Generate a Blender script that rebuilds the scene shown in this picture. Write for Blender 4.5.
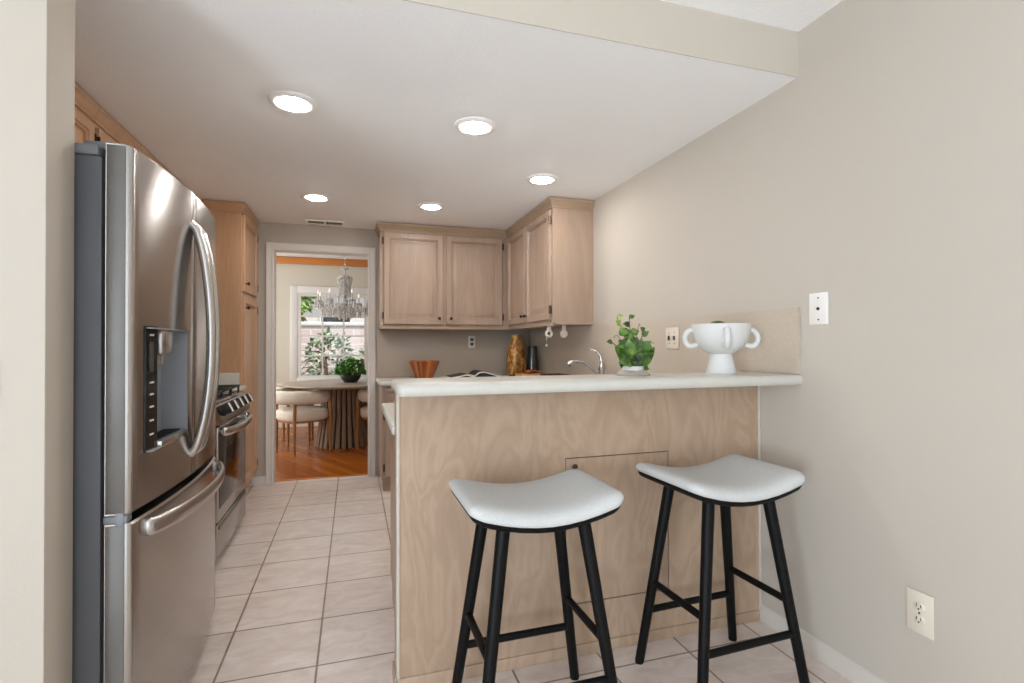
import bpy, bmesh, math, random
from mathutils import Vector, Matrix
PI = math.pi
random.seed(7)
S = bpy.context.scene
COL = S.collection
for o in list(bpy.data.objects):
    bpy.data.objects.remove(o)

# ------------------------------------------------------------------ camera
TH, PITCH, ROLL, HC, FPX = math.radians(17.256), math.radians(.4325), math.radians(-.112), 1.2084, 509.6
cd = bpy.data.cameras.new('camera'); cam = bpy.data.objects.new('camera', cd); COL.objects.link(cam)
fw = Vector((math.sin(TH)*math.cos(PITCH), math.cos(TH)*math.cos(PITCH), math.sin(PITCH)))
rt0 = Vector((math.cos(TH), -math.sin(TH), 0)); up0 = rt0.cross(fw)
rt = rt0*math.cos(ROLL) + up0*math.sin(ROLL); up = up0*math.cos(ROLL) - rt0*math.sin(ROLL)
M = Matrix((rt, up, -fw)).transposed().to_4x4(); M.translation = Vector((0, 0, HC))
cam.matrix_world = M
cd.sensor_width = 36.0; cd.lens = FPX/1024*36; cd.clip_start = .02; cd.clip_end = 200
S.camera = cam

# ------------------------------------------------------------------ world, sun, window and fill lights, exposure
W = bpy.data.worlds.new('world'); S.world = W; W.use_nodes = True
bg = W.node_tree.nodes['Background']
bg.inputs[0].default_value = (.80, .90, 1.0, 1); bg.inputs[1].default_value = 1.6
S.view_settings.view_transform = 'Standard'; S.view_settings.look = 'None'
S.view_settings.gamma = 1; S.view_settings.use_curve_mapping = False
S.view_settings.exposure = 0.56
S.cycles.max_bounces = 14; S.cycles.diffuse_bounces = 10; S.cycles.glossy_bounces = 6
sd = bpy.data.lights.new('sun', 'SUN'); sd.energy = 3.6; sd.angle = .01; sd.color = (1, .95, .88)
sun = bpy.data.objects.new('sun', sd); COL.objects.link(sun)
sun.rotation_euler = Vector((-.35, .42, -.85)).to_track_quat('-Z', 'Y').to_euler()
def area(name, loc, direction, sx, sy, power, color):
    d = bpy.data.lights.new(name, 'AREA'); d.shape = 'RECTANGLE'; d.size = sx; d.size_y = sy
    d.energy = power; d.color = color
    o = bpy.data.objects.new(name, d); COL.objects.link(o); o.location = loc
    o.rotation_euler = Vector(direction).to_track_quat('-Z', 'Z').to_euler()
    return o
COOL = (.76, .88, 1)
area('window_daylight', (-.45, -3.30, 1.25), (0, 1, .10), 3.0, 2.1, 2, COOL)          # the glazed doors behind the camera
area('side_fill_light', (-2.93, -2.3, 1.05), (1, .05, .40), 1.9, 1.7, 160, COOL)  # added fill light, set at a made-up side window out of view
area('dining_fill_light', (-2.12, 6.6, 1.45), (1, 0, 0), 2.2, 1.7, 26, (1, .97, .92))      # added light at an unseen dining side window

# ------------------------------------------------------------------ materials
def new_mat(name):
    m = bpy.data.materials.new(name); m.use_nodes = True
    nt = m.node_tree; b = nt.nodes['Principled BSDF']
    return m, nt, b
def lin(c):
    return tuple((x/12.92 if x <= .04045 else ((x+.055)/1.055)**2.4) for x in [v/255 for v in c]) + (1,)
def N(nt, t, **k):
    n = nt.nodes.new(t)
    for a, v in k.items(): setattr(n, a, v)
    return n
def coords(nt, scale=(1, 1, 1), loc=(0, 0, 0), world=False):
    mp = N(nt, 'ShaderNodeMapping'); mp.inputs['Scale'].default_value = scale; mp.inputs['Location'].default_value = loc
    if world:
        nt.links.new(N(nt, 'ShaderNodeNewGeometry').outputs['Position'], mp.inputs[0])
    else:
        nt.links.new(N(nt, 'ShaderNodeTexCoord').outputs['Object'], mp.inputs[0])
    return mp.outputs[0]
def noise(nt, vec, scale, detail=3, rough=.55, dist=0):
    n = N(nt, 'ShaderNodeTexNoise'); n.inputs['Scale'].default_value = scale; n.inputs['Detail'].default_value = detail
    n.inputs['Roughness'].default_value = rough; n.inputs['Distortion'].default_value = dist
    nt.links.new(vec, n.inputs['Vector']); return n.outputs['Fac']
def ramp(nt, fac, stops):
    r = N(nt, 'ShaderNodeValToRGB'); e = r.color_ramp.elements
    while len(e) < len(stops): e.new(.5)
    for i, (p, c) in enumerate(stops): e[i].position = p; e[i].color = c
    nt.links.new(fac, r.inputs[0]); return r.outputs[0]
def bump(nt, b, h, strength=.1, dist=.01):
    n = N(nt, 'ShaderNodeBump'); n.inputs['Strength'].default_value = strength; n.inputs['Distance'].default_value = dist
    nt.links.new(h, n.inputs['Height']); nt.links.new(n.outputs[0], b.inputs['Normal'])
def plain(name, c, rough=.5, metal=0, vary=.04, nscale=8, bumps=0, bscale=200, spec=.5):
    m, nt, b = new_mat(name)
    c = lin(c); v = coords(nt)
    lo = tuple(x*(1-vary) for x in c[:3])+(1,); hi = tuple(min(1, x*(1+vary)) for x in c[:3])+(1,)
    nt.links.new(ramp(nt, noise(nt, v, nscale), [(.3, lo), (.7, hi)]), b.inputs['Base Color'])
    b.inputs['Roughness'].default_value = rough; b.inputs['Metallic'].default_value = metal
    b.inputs['Specular IOR Level'].default_value = spec
    if bumps: bump(nt, b, noise(nt, v, bscale, 2), bumps, .004)
    return m
def wood(name, c1, c2, axis='z', scale=1.0, rough=.42, figure=.5, flame=0):
    """fine fibres plus broad colour drift; flame > 0 adds cathedral figure"""
    m, nt, b = new_mat(name)
    ax = lambda l, q: {'z': (q, q, l), 'x': (l, q, q), 'y': (q, l, q)}[axis]
    v = coords(nt, tuple(s*scale for s in (ax(1.1, 3.2) if flame > 10 else ax(.7, 4)))); v2 = coords(nt, tuple(s*scale for s in ax(4, 130)))
    a = noise(nt, v, 1.0, 3, .5, .6); f = noise(nt, v2, 1.0, 3, .6)
    if flame:
        ml = N(nt, 'ShaderNodeMath'); ml.operation = 'MULTIPLY'; ml.inputs[1].default_value = flame; nt.links.new(a, ml.inputs[0])
        pp = N(nt, 'ShaderNodeMath'); pp.operation = 'PINGPONG'; pp.inputs[1].default_value = 1; nt.links.new(ml.outputs[0], pp.inputs[0]); fig = pp.outputs[0]
        md = N(nt, 'ShaderNodeMath'); md.operation = 'MULTIPLY_ADD'; md.inputs[1].default_value = .30; md.inputs[2].default_value = .35; nt.links.new(fig, md.inputs[0]); fig = md.outputs[0]
    else: fig = a
    mx = N(nt, 'ShaderNodeMix'); mx.data_type = 'FLOAT'; mx.inputs[0].default_value = 1-figure
    nt.links.new(fig, mx.inputs[2]); nt.links.new(f, mx.inputs[3])
    nt.links.new(ramp(nt, mx.outputs[0], [(.30, lin(c2)), (.5, lin(tuple((p+q)/2 for p, q in zip(c1, c2)))), (.70, lin(c1))]), b.inputs['Base Color'])
    b.inputs['Roughness'].default_value = rough
    bump(nt, b, f, .05, .002)
    return m
def steel(name, c, rough=.28, stretch=(1, 1, 180), aniso=.5, metal=1):
    m, nt, b = new_mat(name)
    v = coords(nt, stretch); f = noise(nt, v, 2.2, 3)
    c = lin(c)
    nt.links.new(ramp(nt, f, [(.3, tuple(x*.93 for x in c[:3])+(1,)), (.7, tuple(min(1, x*1.05) for x in c[:3])+(1,))]), b.inputs['Base Color'])
    b.inputs['Metallic'].default_value = metal; b.inputs['Roughness'].default_value = rough
    b.inputs['Anisotropic'].default_value = aniso
    if aniso:
        tg = N(nt, 'ShaderNodeTangent'); tg.direction_type = 'RADIAL'; tg.axis = 'Z'; nt.links.new(tg.outputs[0], b.inputs['Tangent']); b.inputs['Anisotropic Rotation'].default_value = .25
    bump(nt, b, f, .03, .001)
    return m
def emit(name, c, s):
    m, nt, b = new_mat(name)
    b.inputs['Base Color'].default_value = lin(c); b.inputs['Emission Color'].default_value = lin(c); b.inputs['Emission Strength'].default_value = s
    return m
def wallpaint(name, c, bs=.10, scale=160):
    m, nt, b = new_mat(name); v = coords(nt, world=True); c = lin(c)
    nt.links.new(ramp(nt, noise(nt, v, 1.3), [(.3, tuple(x*.985 for x in c[:3])+(1,)), (.7, tuple(min(1, x*1.01) for x in c[:3])+(1,))]), b.inputs['Base Color'])
    b.inputs['Roughness'].default_value = .75; b.inputs['Specular IOR Level'].default_value = .25
    bump(nt, b, noise(nt, v, scale, 3), bs, .004)
    return m
def tile_mat():
    m, nt, b = new_mat('beige_floor_tile')
    v = coords(nt, loc=(.132, -2.066+.3485*20, 0), world=True)
    br = N(nt, 'ShaderNodeTexBrick'); br.offset = 0; br.squash = 1
    for k, x in {'Scale': 1, 'Mortar Size': .0042, 'Mortar Smooth': .1, 'Bias': 0, 'Brick Width': .3485, 'Row Height': .3485}.items(): br.inputs[k].default_value = x
    br.inputs['Color1'].default_value = lin((229, 220, 214)); br.inputs['Color2'].default_value = lin((222, 212, 205)); br.inputs['Mortar'].default_value = lin((146, 131, 119))
    nt.links.new(v, br.inputs['Vector'])
    v2 = coords(nt, (1, 2.2, 1), world=True)
    r = ramp(nt, noise(nt, v2, 7, 6, .65, .8), [(.3, lin((226, 216, 208))), (.72, lin((255, 255, 255)))])
    mx = N(nt, 'ShaderNodeMix'); mx.data_type = 'RGBA'; mx.blend_type = 'MULTIPLY'; mx.inputs[0].default_value = .9
    nt.links.new(br.outputs['Color'], mx.inputs[6]); nt.links.new(r, mx.inputs[7])
    nt.links.new(mx.outputs[2], b.inputs['Base Color'])
    b.inputs['Roughness'].default_value = .30
    inv = N(nt, 'ShaderNodeMath'); inv.operation = 'SUBTRACT'; inv.inputs[0].default_value = 1
    nt.links.new(br.outputs['Fac'], inv.inputs[1]); bump(nt, b, inv.outputs[0], .5, .002)
    return m
def plank_mat():
    m, nt, b = new_mat('oak_strip_floor')
    v = coords(nt, world=True); rot = v.node; rot.inputs['Rotation'].default_value = (0, 0, math.radians(62))
    br = N(nt, 'ShaderNodeTexBrick'); br.offset = .37
    for k, x in {'Scale': 1, 'Mortar Size': .0015, 'Brick Width': 1.1, 'Row Height': .083}.items(): br.inputs[k].default_value = x
    br.inputs['Color1'].default_value = lin((166, 90, 16)); br.inputs['Color2'].default_value = lin((134, 66, 8)); br.inputs['Mortar'].default_value = lin((84, 44, 18))
    nt.links.new(v, br.inputs['Vector']); nt.links.new(br.outputs['Color'], b.inputs['Base Color'])
    b.inputs['Roughness'].default_value = .27
    return m
def block_mat():
    m, nt, b = new_mat('slumpstone_block')
    mp = N(nt, 'ShaderNodeMapping'); mp.inputs['Rotation'].default_value = (-PI/2, 0, 0)
    nt.links.new(N(nt, 'ShaderNodeNewGeometry').outputs['Position'], mp.inputs[0])
    br = N(nt, 'ShaderNodeTexBrick')
    for k, x in {'Scale': 1, 'Mortar Size': .012, 'Brick Width': .42, 'Row Height': .155}.items(): br.inputs[k].default_value = x
    br.inputs['Color1'].default_value = lin((200, 184, 178)); br.inputs['Color2'].default_value = lin((178, 160, 155)); br.inputs['Mortar'].default_value = lin((206, 196, 190))
    nt.links.new(mp.outputs[0], br.inputs['Vector']); nt.links.new(br.outputs['Color'], b.inputs['Base Color'])
    b.inputs['Roughness'].default_value = .9; bump(nt, b, noise(nt, mp.outputs[0], 18), .4, .02)
    return m
def leaf_mat(name, c1, c2, scale=14):
    m, nt, b = new_mat(name); v = coords(nt)
    nt.links.new(ramp(nt, noise(nt, v, scale, 2), [(.35, lin(c1)), (.65, lin(c2))]), b.inputs['Base Color'])
    b.inputs['Roughness'].default_value = .45; b.inputs['Subsurface Weight'].default_value = 0
    return m
def glass_mat():
    m, nt, b = new_mat('window_glass'); nt.nodes.remove(b)
    out = nt.nodes['Material Output']; t = N(nt, 'ShaderNodeBsdfTransparent'); g = N(nt, 'ShaderNodeBsdfGlossy'); g.inputs['Roughness'].default_value = .03
    fr = N(nt, 'ShaderNodeFresnel'); fr.inputs[0].default_value = 1.45
    mx = N(nt, 'ShaderNodeMixShader'); nt.links.new(fr.outputs[0], mx.inputs[0]); nt.links.new(t.outputs[0], mx.inputs[1]); nt.links.new(g.outputs[0], mx.inputs[2])
    nt.links.new(mx.outputs[0], out.inputs[0]); return m
def crystal_mat():
    m, nt, b = new_mat('cut_crystal')
    v = coords(nt); r = ramp(nt, noise(nt, v, 60, 2), [(.35, lin((196, 192, 186))), (.6, lin((252, 250, 247)))])
    nt.links.new(r, b.inputs['Base Color']); b.inputs['Roughness'].default_value = .08; b.inputs['Transmission Weight'].default_value = .35; b.inputs['IOR'].default_value = 1.5
    return m
def stripe_wood():
    m, nt, b = new_mat('striped_acacia'); tc = N(nt, 'ShaderNodeTexCoord')
    sp = N(nt, 'ShaderNodeSeparateXYZ'); nt.links.new(tc.outputs['Object'], sp.inputs[0])
    at = N(nt, 'ShaderNodeMath'); at.operation = 'ARCTAN2'; nt.links.new(sp.outputs[1], at.inputs[0]); nt.links.new(sp.outputs[0], at.inputs[1])
    ml = N(nt, 'ShaderNodeMath'); ml.operation = 'MULTIPLY'; ml.inputs[1].default_value = 5.5; nt.links.new(at.outputs[0], ml.inputs[0])
    wn = N(nt, 'ShaderNodeTexWhiteNoise'); wn.noise_dimensions = '1D'
    fl = N(nt, 'ShaderNodeMath'); fl.operation = 'FLOOR'; nt.links.new(ml.outputs[0], fl.inputs[0]); nt.links.new(fl.outputs[0], wn.inputs['W'])
    nt.links.new(ramp(nt, wn.outputs[0], [(0, lin((104, 48, 20))), (.5, lin((160, 84, 36))), (1, lin((196, 122, 62)))]), b.inputs['Base Color'])
    b.inputs['Roughness'].default_value = .35; return m

def mottled():
    m, nt, b = new_mat('mottled_gold_glaze'); v = coords(nt, (1, 1, .6))
    nt.links.new(ramp(nt, noise(nt, v, 26, 5, .7, .8), [(.36, lin((66, 36, 12))), (.5, lin((150, 98, 40))), (.64, lin((214, 168, 96)))]), b.inputs['Base Color'])
    b.inputs['Roughness'].default_value = .3; b.inputs['Metallic'].default_value = .25; return m
MT = {
 'wall': wallpaint('beige_wall_paint', (187, 178, 166)),
 'ceil': wallpaint('white_ceiling_texture', (248, 249, 250), .35, 90),
 'fascia': wallpaint('cream_fascia_paint', (193, 184, 171)),
 'dwall': wallpaint('cream_dining_paint', (205, 197, 181)),
 'base': plain('beige_baseboard_paint', (200, 192, 182), .4, vary=.01),
 'ring': plain('white_lamp_ring', (248, 247, 245), .5, vary=.01),
 'trim': plain('white_trim_paint', (216, 211, 205), .4, vary=.01),
 'tile': tile_mat(), 'plank': plank_mat(), 'block': block_mat(),
 'maple': wood('pickled_maple', (180, 155, 132), (161, 135, 112), 'z', 2.0, .45, .75, 15),
 'oak': wood('pickled_oak', (176, 152, 133), (152, 128, 109), 'z', 1.3, .38, .5, 7),
 'oak_h': wood('pickled_oak_rail', (172, 147, 122), (150, 125, 101), 'x', 1.3, .38, .3),
 'oak_y': wood('pickled_oak_run', (172, 147, 122), (150, 125, 101), 'y', 1.3, .38, .3),
 'honey': wood('honey_oak', (200, 161, 128), (176, 136, 102), 'z', 1.3, .36, .35),
 'counter': plain('cream_laminate', (192, 189, 180), .3, vary=.02, nscale=60),
 'splash': plain('speckled_beige_slab', (184, 170, 154), .35, vary=.05, nscale=90),
 'dark_line': plain('dark_gap', (58, 44, 34), .8),
 'bronze': plain('dark_bronze', (58, 44, 36), .35, .7),
 'steel': steel('brushed_stainless', (178, 173, 168), .23, aniso=.8),
 'steel_l': plain('grey_door_edge', (104, 101, 97), .45, .4),
 'chrome': steel('chrome', (215, 212, 208), .1, (1, 1, 1), 0),
 'handle': steel('satin_handle', (196, 192, 188), .26, (1, 1, 1), 0),
 'fbody': plain('charcoal_textured_steel', (92, 94, 98), .45, .2, .03, 300, .2, 900),
 'fgrey': plain('grey_plastic_cap', (120, 122, 126), .5),
 'lgrey': plain('grey_dispenser_plastic', (150, 154, 160), .35, .1),
 'black': plain('gloss_black', (14, 14, 15), .12), 'blackm': plain('matte_black', (22, 22, 22), .5),
 'iron': plain('cast_iron', (26, 26, 27), .6), 'rubber': plain('black_gasket', (12, 12, 13), .8),
 'blackwood': wood('black_stained_wood', (19, 18, 17), (9, 9, 9), 'z', 1.5, .5, .4),
 'linen': plain('oatmeal_linen', (198, 198, 196), .95, 0, .09, 260, .35, 700, .2),
 'boucle': plain('cream_boucle', (226, 216, 200), .98, 0, .06, 120, .7, 240, .1),
 'chairwood': wood('teak_chair_wood', (176, 122, 66), (140, 92, 48), 'z', 2, .4, .4),
 'tabletop': wood('grey_oak_table', (168, 150, 132), (146, 128, 110), 'x', 1.2, .45, .4),
 'slat': wood('grey_brown_slat', (150, 124, 98), (122, 98, 76), 'z', 2, .5, .4),
 'slatdark': plain('dark_slat_core', (40, 30, 22), .8),
 'ceramic': plain('matte_white_ceramic', (204, 203, 200), .6, vary=.01),
 'ceramic_g': plain('grey_glazed_base', (168, 160, 148), .35, vary=.03),
 'bowlblack': plain('black_stoneware', (34, 32, 33), .6, vary=.1),
 'plate': plain('ivory_plate', (216, 206, 188), .35, vary=.01), 'slot': plain('outlet_slot', (50, 44, 38), .7),
 'platew': plain('white_plate', (226, 222, 216), .35, vary=.01),
 'leaf': leaf_mat('glossy_leaf', (22, 48, 13), (104, 140, 58), 20), 'leafl': leaf_mat('pale_young_leaf', (118, 140, 60), (160, 172, 96), 30),
 'fern': leaf_mat('bright_green_leaf', (28, 84, 12), (86, 150, 36), 40),
 'hedge': leaf_mat('hedge_leaf', (36, 66, 22), (150, 186, 74), 9), 'shrub': leaf_mat('shrub_leaf', (48, 72, 46), (170, 186, 150), 12),
 'stem': plain('brown_stem', (110, 84, 54), .7), 'bark': plain('grey_bark', (90, 74, 60), .9),
 'gold': mottled(),
 'acacia': stripe_wood(), 'board': wood('pale_cutting_board', (214, 170, 118), (186, 138, 88), 'x', 1.5, .45, .4),
 'darkwood': wood('dark_walnut', (92, 48, 28), (54, 26, 15), 'x', 2, .4, .4), 'copper': plain('copper_orange', (196, 112, 60), .4, .3),
 'paper': plain('page_paper', (226, 220, 210), .8, vary=.02), 'print': plain('dark_print_and_shade', (44, 42, 44), .6, vary=.4, nscale=40),
 'beam': wood('orange_oak_beam', (206, 134, 62), (180, 106, 44), 'x', 1, .4, .4),
 'lens': emit('lamp_lens', (255, 252, 248), 102), 'bulb': emit('candle_bulb', (255, 240, 215), .4),
 'glass': glass_mat(), 'crystal': crystal_mat(), 'smoke': plain('dark_gloss', (52, 48, 44), .08),
 'stucco': wallpaint('white_stucco', (196, 190, 184)), 'soil': plain('garden_soil', (120, 100, 82), .95, vary=.2, nscale=5),
 'darkglass': plain('dark_window', (40, 48, 54), .1), 'moss': leaf_mat('moss', (40, 62, 26), (84, 104, 48), 60),
 'mark': plain('white_print', (205, 205, 205), .6), 'marker': plain('grey_print', (96, 88, 82), .6),
}

# ------------------------------------------------------------------ helpers
MT['blackwood'].node_tree.nodes['Principled BSDF'].inputs['Specular IOR Level'].default_value = .15
BASE = {}
def tag(o, label=None, cat=None, group=None, kind=None):
    if label: o['label'] = label
    if cat: o['category'] = cat
    if group: o['group'] = group
    if kind: o['kind'] = kind
    return o
def thing(name, label, cat, loc=(0, 0, 0), group=None):
    o = bpy.data.objects.new(name, None); COL.objects.link(o); o.location = loc; o.empty_display_size = .05
    BASE[o.name] = Vector(loc); return tag(o, label, cat, group)
def obj(name, b, mat, parent=None, smooth=None, at=None):
    """link a B as ONE mesh object; verts are given in world space and moved to the parent's base"""
    bm = b.bm
    base = BASE[parent.name] if parent else (Vector(at) if at else Vector((0, 0, 0)))
    bmesh.ops.translate(bm, verts=bm.verts, vec=-base)
    bmesh.ops.recalc_face_normals(bm, faces=bm.faces)
    me = bpy.data.meshes.new(name); bm.to_mesh(me); bm.free()
    o = bpy.data.objects.new(name, me); COL.objects.link(o)
    me.materials.append(MT[mat])
    if smooth is None or smooth:
        me.polygons.foreach_set('use_smooth', [True]*len(me.polygons))
        if smooth is None: me.set_sharp_from_angle(angle=math.radians(38))
    if parent: o.parent = parent; BASE[o.name] = base
    elif at: o.location = at; BASE[o.name] = base
    else: BASE[o.name] = base
    return o
def struct(name, b, mat): return tag(obj(name, b, mat, smooth=None), kind='structure')

class B:
    def __init__(s): s.bm = bmesh.new()
    def faces(s, vs, fs):
        v = [s.bm.verts.new(p) for p in vs]
        for f in fs:
            try: s.bm.faces.new([v[i] for i in f])
            except ValueError: pass
        return s
    def box(s, x0, x1, y0, y1, z0, z1, bev=0, seg=2):
        t = bmesh.new(); bmesh.ops.create_cube(t, size=1)
        for v in t.verts: v.co = Vector(((x0+x1)/2+v.co.x*(x1-x0), (y0+y1)/2+v.co.y*(y1-y0), (z0+z1)/2+v.co.z*(z1-z0)))
        if bev: bmesh.ops.bevel(t, geom=t.edges[:], offset=bev, segments=seg, affect='EDGES', profile=.5)
        return s.merge(t)
    def merge(s, t, mat=None):
        if mat is not None: bmesh.ops.transform(t, matrix=mat, verts=t.verts)
        me = bpy.data.meshes.new('tmp'); t.to_mesh(me); t.free(); s.bm.from_mesh(me); bpy.data.meshes.remove(me); return s
    def rings(s, loops, caps=True, closed=True):
        L = [[s.bm.verts.new(p) for p in l] for l in loops]; n = len(L[0])
        for a, c in zip(L, L[1:]):
            for i in range(n if closed else n-1):
                j = (i+1) % n; s.bm.faces.new((a[i], a[j], c[j], c[i]))
        if caps: s.bm.faces.new(L[0][::-1]); s.bm.faces.new(L[-1])
        return s
    def lathe(s, prof, c=(0, 0, 0), n=32, ax=(0, 0, 1), caps=True):
        q = Vector((0, 0, 1)).rotation_difference(Vector(ax)).to_matrix(); c = Vector(c)
        return s.rings([[c + q @ Vector((r*math.cos(2*PI*i/n), r*math.sin(2*PI*i/n), z)) for i in range(n)] for r, z in prof], caps)
    def tube(s, pts, r, n=12, flat=1.0, up=(0, 0, 1), closed=False):
        P = [Vector(p) for p in pts]; R = r if isinstance(r, (list, tuple)) else [r]*len(P); loops = []
        u0 = Vector(up)
        for i, p in enumerate(P):
            if closed: t = P[(i+1) % len(P)]-P[i-1]
            else: t = (P[min(i+1, len(P)-1)]-P[max(i-1, 0)])
            t.normalize(); a = t.cross(u0)
            if a.length < 1e-3: a = t.cross(Vector((1, 0, 0)))
            a.normalize(); c = a.cross(t)
            loops.append([p+(a*math.cos(2*PI*k/n)*flat+c*math.sin(2*PI*k/n))*R[i] for k in range(n)])
        if closed:
            L = [[s.bm.verts.new(q) for q in l] for l in loops]; m = len(L)
            for i in range(m):
                for k in range(n): s.bm.faces.new((L[i][k], L[i][(k+1) % n], L[(i+1) % m][(k+1) % n], L[(i+1) % m][k]))
            return s
        return s.rings(loops)
    def prism(s, poly, plane, a, b):
        f = {'xy': lambda p, w: (p[0], p[1], w), 'yz': lambda p, w: (w, p[0], p[1]), 'xz': lambda p, w: (p[0], w, p[1])}[plane]
        return s.rings([[f(p, a) for p in poly], [f(p, b) for p in poly]])
    def ball(s, c, r, n=10, sc=(1, 1, 1)):
        t = bmesh.new(); bmesh.ops.create_uvsphere(t, u_segments=n*2, v_segments=n, radius=r)
        for v in t.verts: v.co = Vector(c)+Vector((v.co.x*sc[0], v.co.y*sc[1], v.co.z*sc[2]))
        return s.merge(t)
    def moulding(s, path, prof):
        """profile [(out, z)] swept along an XY polyline with mitres; out is to the left of the path's direction"""
        P = [Vector((p[0], p[1])) for p in path]; loops = []
        for i, p in enumerate(P):
            ns = []
            if i > 0: d = (P[i]-P[i-1]).normalized(); ns.append(Vector((-d.y, d.x)))
            if i < len(P)-1: d = (P[i+1]-P[i]).normalized(); ns.append(Vector((-d.y, d.x)))
            m = ns[0] if len(ns) == 1 else (ns[0]+ns[1])/(1+ns[0].dot(ns[1]))
            loops.append([(p.x+m.x*o, p.y+m.y*o, z) for o, z in prof])
        return s.rings(loops)
def lerp(a, b, t): return a+(b-a)*t
def smoothpts(ctrl, n=8):
    """Catmull-Rom through the control points"""
    P = [Vector(c) for c in ctrl]; P = [P[0]*2-P[1]]+P+[P[-1]*2-P[-2]]; out = []
    for i in range(1, len(P)-2):
        for k in range(n):
            t = k/n; a, b, c, d = P[i-1:i+3]
            out.append(.5*((2*b)+(c-a)*t+(2*a-5*b+4*c-d)*t*t+(3*b-a-3*c+d)*t**3))
    out.append(P[-2]); return out
class Frame:
    """u across, v up, w out of the face"""
    def __init__(s, facing): s.f = facing
    def __call__(s, u, v, w, face):
        return {'-y': (u, face-w, v), '-x': (face-w, u, v), '+x': (face+w, u, v)}[s.f]
RAISED = lambda st, t: [(0, 0), (0, t-.005), (.005, t), (st-.012, t), (st-.008, t-.008), (st-.001, t-.008), (st+.002, t-.019), (st+.009, t-.019), (st+.036, t-.006), (st+.038, t-.006)]
def panel_door(facing, face, u0, u1, v0, v1, st=.06, t=.021, prof=None):
    fr = Frame(facing); b = B(); loops = []
    for i, w in (prof or RAISED(st, t)):
        loops.append([Vector(fr(u, v, w, face)) for u, v in ((u0+i, v0+i), (u1-i, v0+i), (u1-i, v1-i), (u0+i, v1-i))])
    return b.rings(loops)
def knob(facing, face, u, v, parent, mat='bronze'):
    fr = Frame(facing); o = fr(u, v, 0, face); a = Vector(fr(u, v, 1, face))-Vector(o)
    return obj('knob', B().lathe([(.008, 0), (.006, .004), (.0045, .010), (.008, .016), (.013, .020), (.014, .025), (.010, .030), (.003, .032)], o, 16, a), mat, parent)
def hinge(facing, face, u, v, parent):
    fr = Frame(facing); p = fr(u, v-.03, .0, face); q = fr(u, v+.03, .0, face); w = Vector(fr(u, v, .019, face))-Vector(fr(u, v, 0, face))
    b = B().tube([Vector(p)+w, Vector(q)+w], .0055, 8, up=w)
    b.tube([Vector(p)+w*.6, Vector(q)+w*.6], .009, 6, flat=.8, up=w)
    return obj('hinge', b, 'bronze', parent)
def cab_door(parent, facing, face, u0, u1, v0, v1, mat, kn=None, hs=None, name='door'):
    d = obj(name, panel_door(facing, face, u0, u1, v0, v1), mat, parent)
    if kn: knob(facing, face+(-.019 if facing in ('-y', '-x') else .019), kn[0], kn[1], d)
    if hs is not None:
        for v in (v0+.075, v1-.075): hinge(facing, face, hs, v, d)
    return d
CROWN = [(0, 2.216), (.008, 2.216), (.009, 2.228), (.015, 2.233), (.020, 2.256), (.030, 2.266), (.032, 2.284), (0, 2.284)]

# ------------------------------------------------------------------ the setting
XR, YB, ZC, ZF, YS = 1.716, 4.905, 2.29, 2.4735, 1.618
struct('floor', B().box(-3.0, XR+.12, -3.5, 4.97, -.08, 0), 'tile')
struct('floor_dining', B().box(-2.3, 2.4, 4.97, 8.35, -.08, .002), 'plank')
struct('trim_2', B().box(-.665, .126, 4.955, 4.985, 0, .006, .003), 'beam')                       # the threshold
struct('ceiling', B().box(-1.55, XR+.12, YS, 5.02, ZC, ZC+.3), 'ceil')
struct('ceiling_front', B().box(-3.0, XR+.12, -3.5, YS, ZF, ZF+.12), 'ceil')
struct('trim_3', B().box(-.70, XR, YS-.004, YS-.0002, ZC, ZF), 'fascia')                                 # fascia where the kitchen ceiling drops
struct('wall_right', B().box(XR, XR+.12, -3.5, 5.02, 0, 2.6), 'wall')
struct('wall_kitchen', B().box(-1.52, -1.40, YS, 5.02, 0, 2.6), 'wall')
stub = B().box(-3.0, -.70, 1.486, YS, 0, 2.6, .004)
struct('wall_left', stub, 'wall')
struct('wall_side', B().box(-3.12, -3.0, -3.5, -3.3, 0, 2.6).box(-3.12, -3.0, -1.3, 1.6, 0, 2.6).box(-3.12, -3.0, -3.3, -1.3, 0, .1).box(-3.12, -3.0, -3.3, -1.3, 2.1, 2.6), 'wall')
sw = B()  # frame of the unseen side window added for the fill light
for y in (-3.3, -2.33, -1.36): sw.box(-3.07, -3.02, y, y+.06, .1, 2.1)
struct('window_added_side', sw.box(-3.07, -3.02, -3.3, -1.3, .1, .16).box(-3.07, -3.02, -3.3, -1.3, 2.04, 2.1), 'trim')
wb = B().box(-1.4, -.684, YB, 5.02, 0, 2.6).box(.144, XR, YB, 5.02, 0, 2.6).box(-.684, .144, YB, 5.02, 2.067, 2.6)
struct('wall_back', wb, 'wall')
wf = B().box(-3.0, -2.05, -3.5, -3.38, 0, 2.6).box(1.15, XR, -3.5, -3.38, 0, 2.6).box(-2.05, 1.15, -3.5, -3.38, 2.35, 2.6)
struct('wall_front', wf, 'wall')
wn = B()
for x0, x1 in ((-2.05, -1.99), (-.48, -.42), (1.09, 1.15)): wn.box(x0, x1, -3.46, -3.40, 0, 2.35)
wn.box(-2.05, 1.15, -3.46, -3.40, 2.29, 2.35).box(-2.05, 1.15, -3.46, -3.40, 0, .06)
struct('door_2', wn, 'trim')
struct('window_3', B().box(-1.99, 1.09, -3.435, -3.43, .06, 2.29), 'glass')
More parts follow.
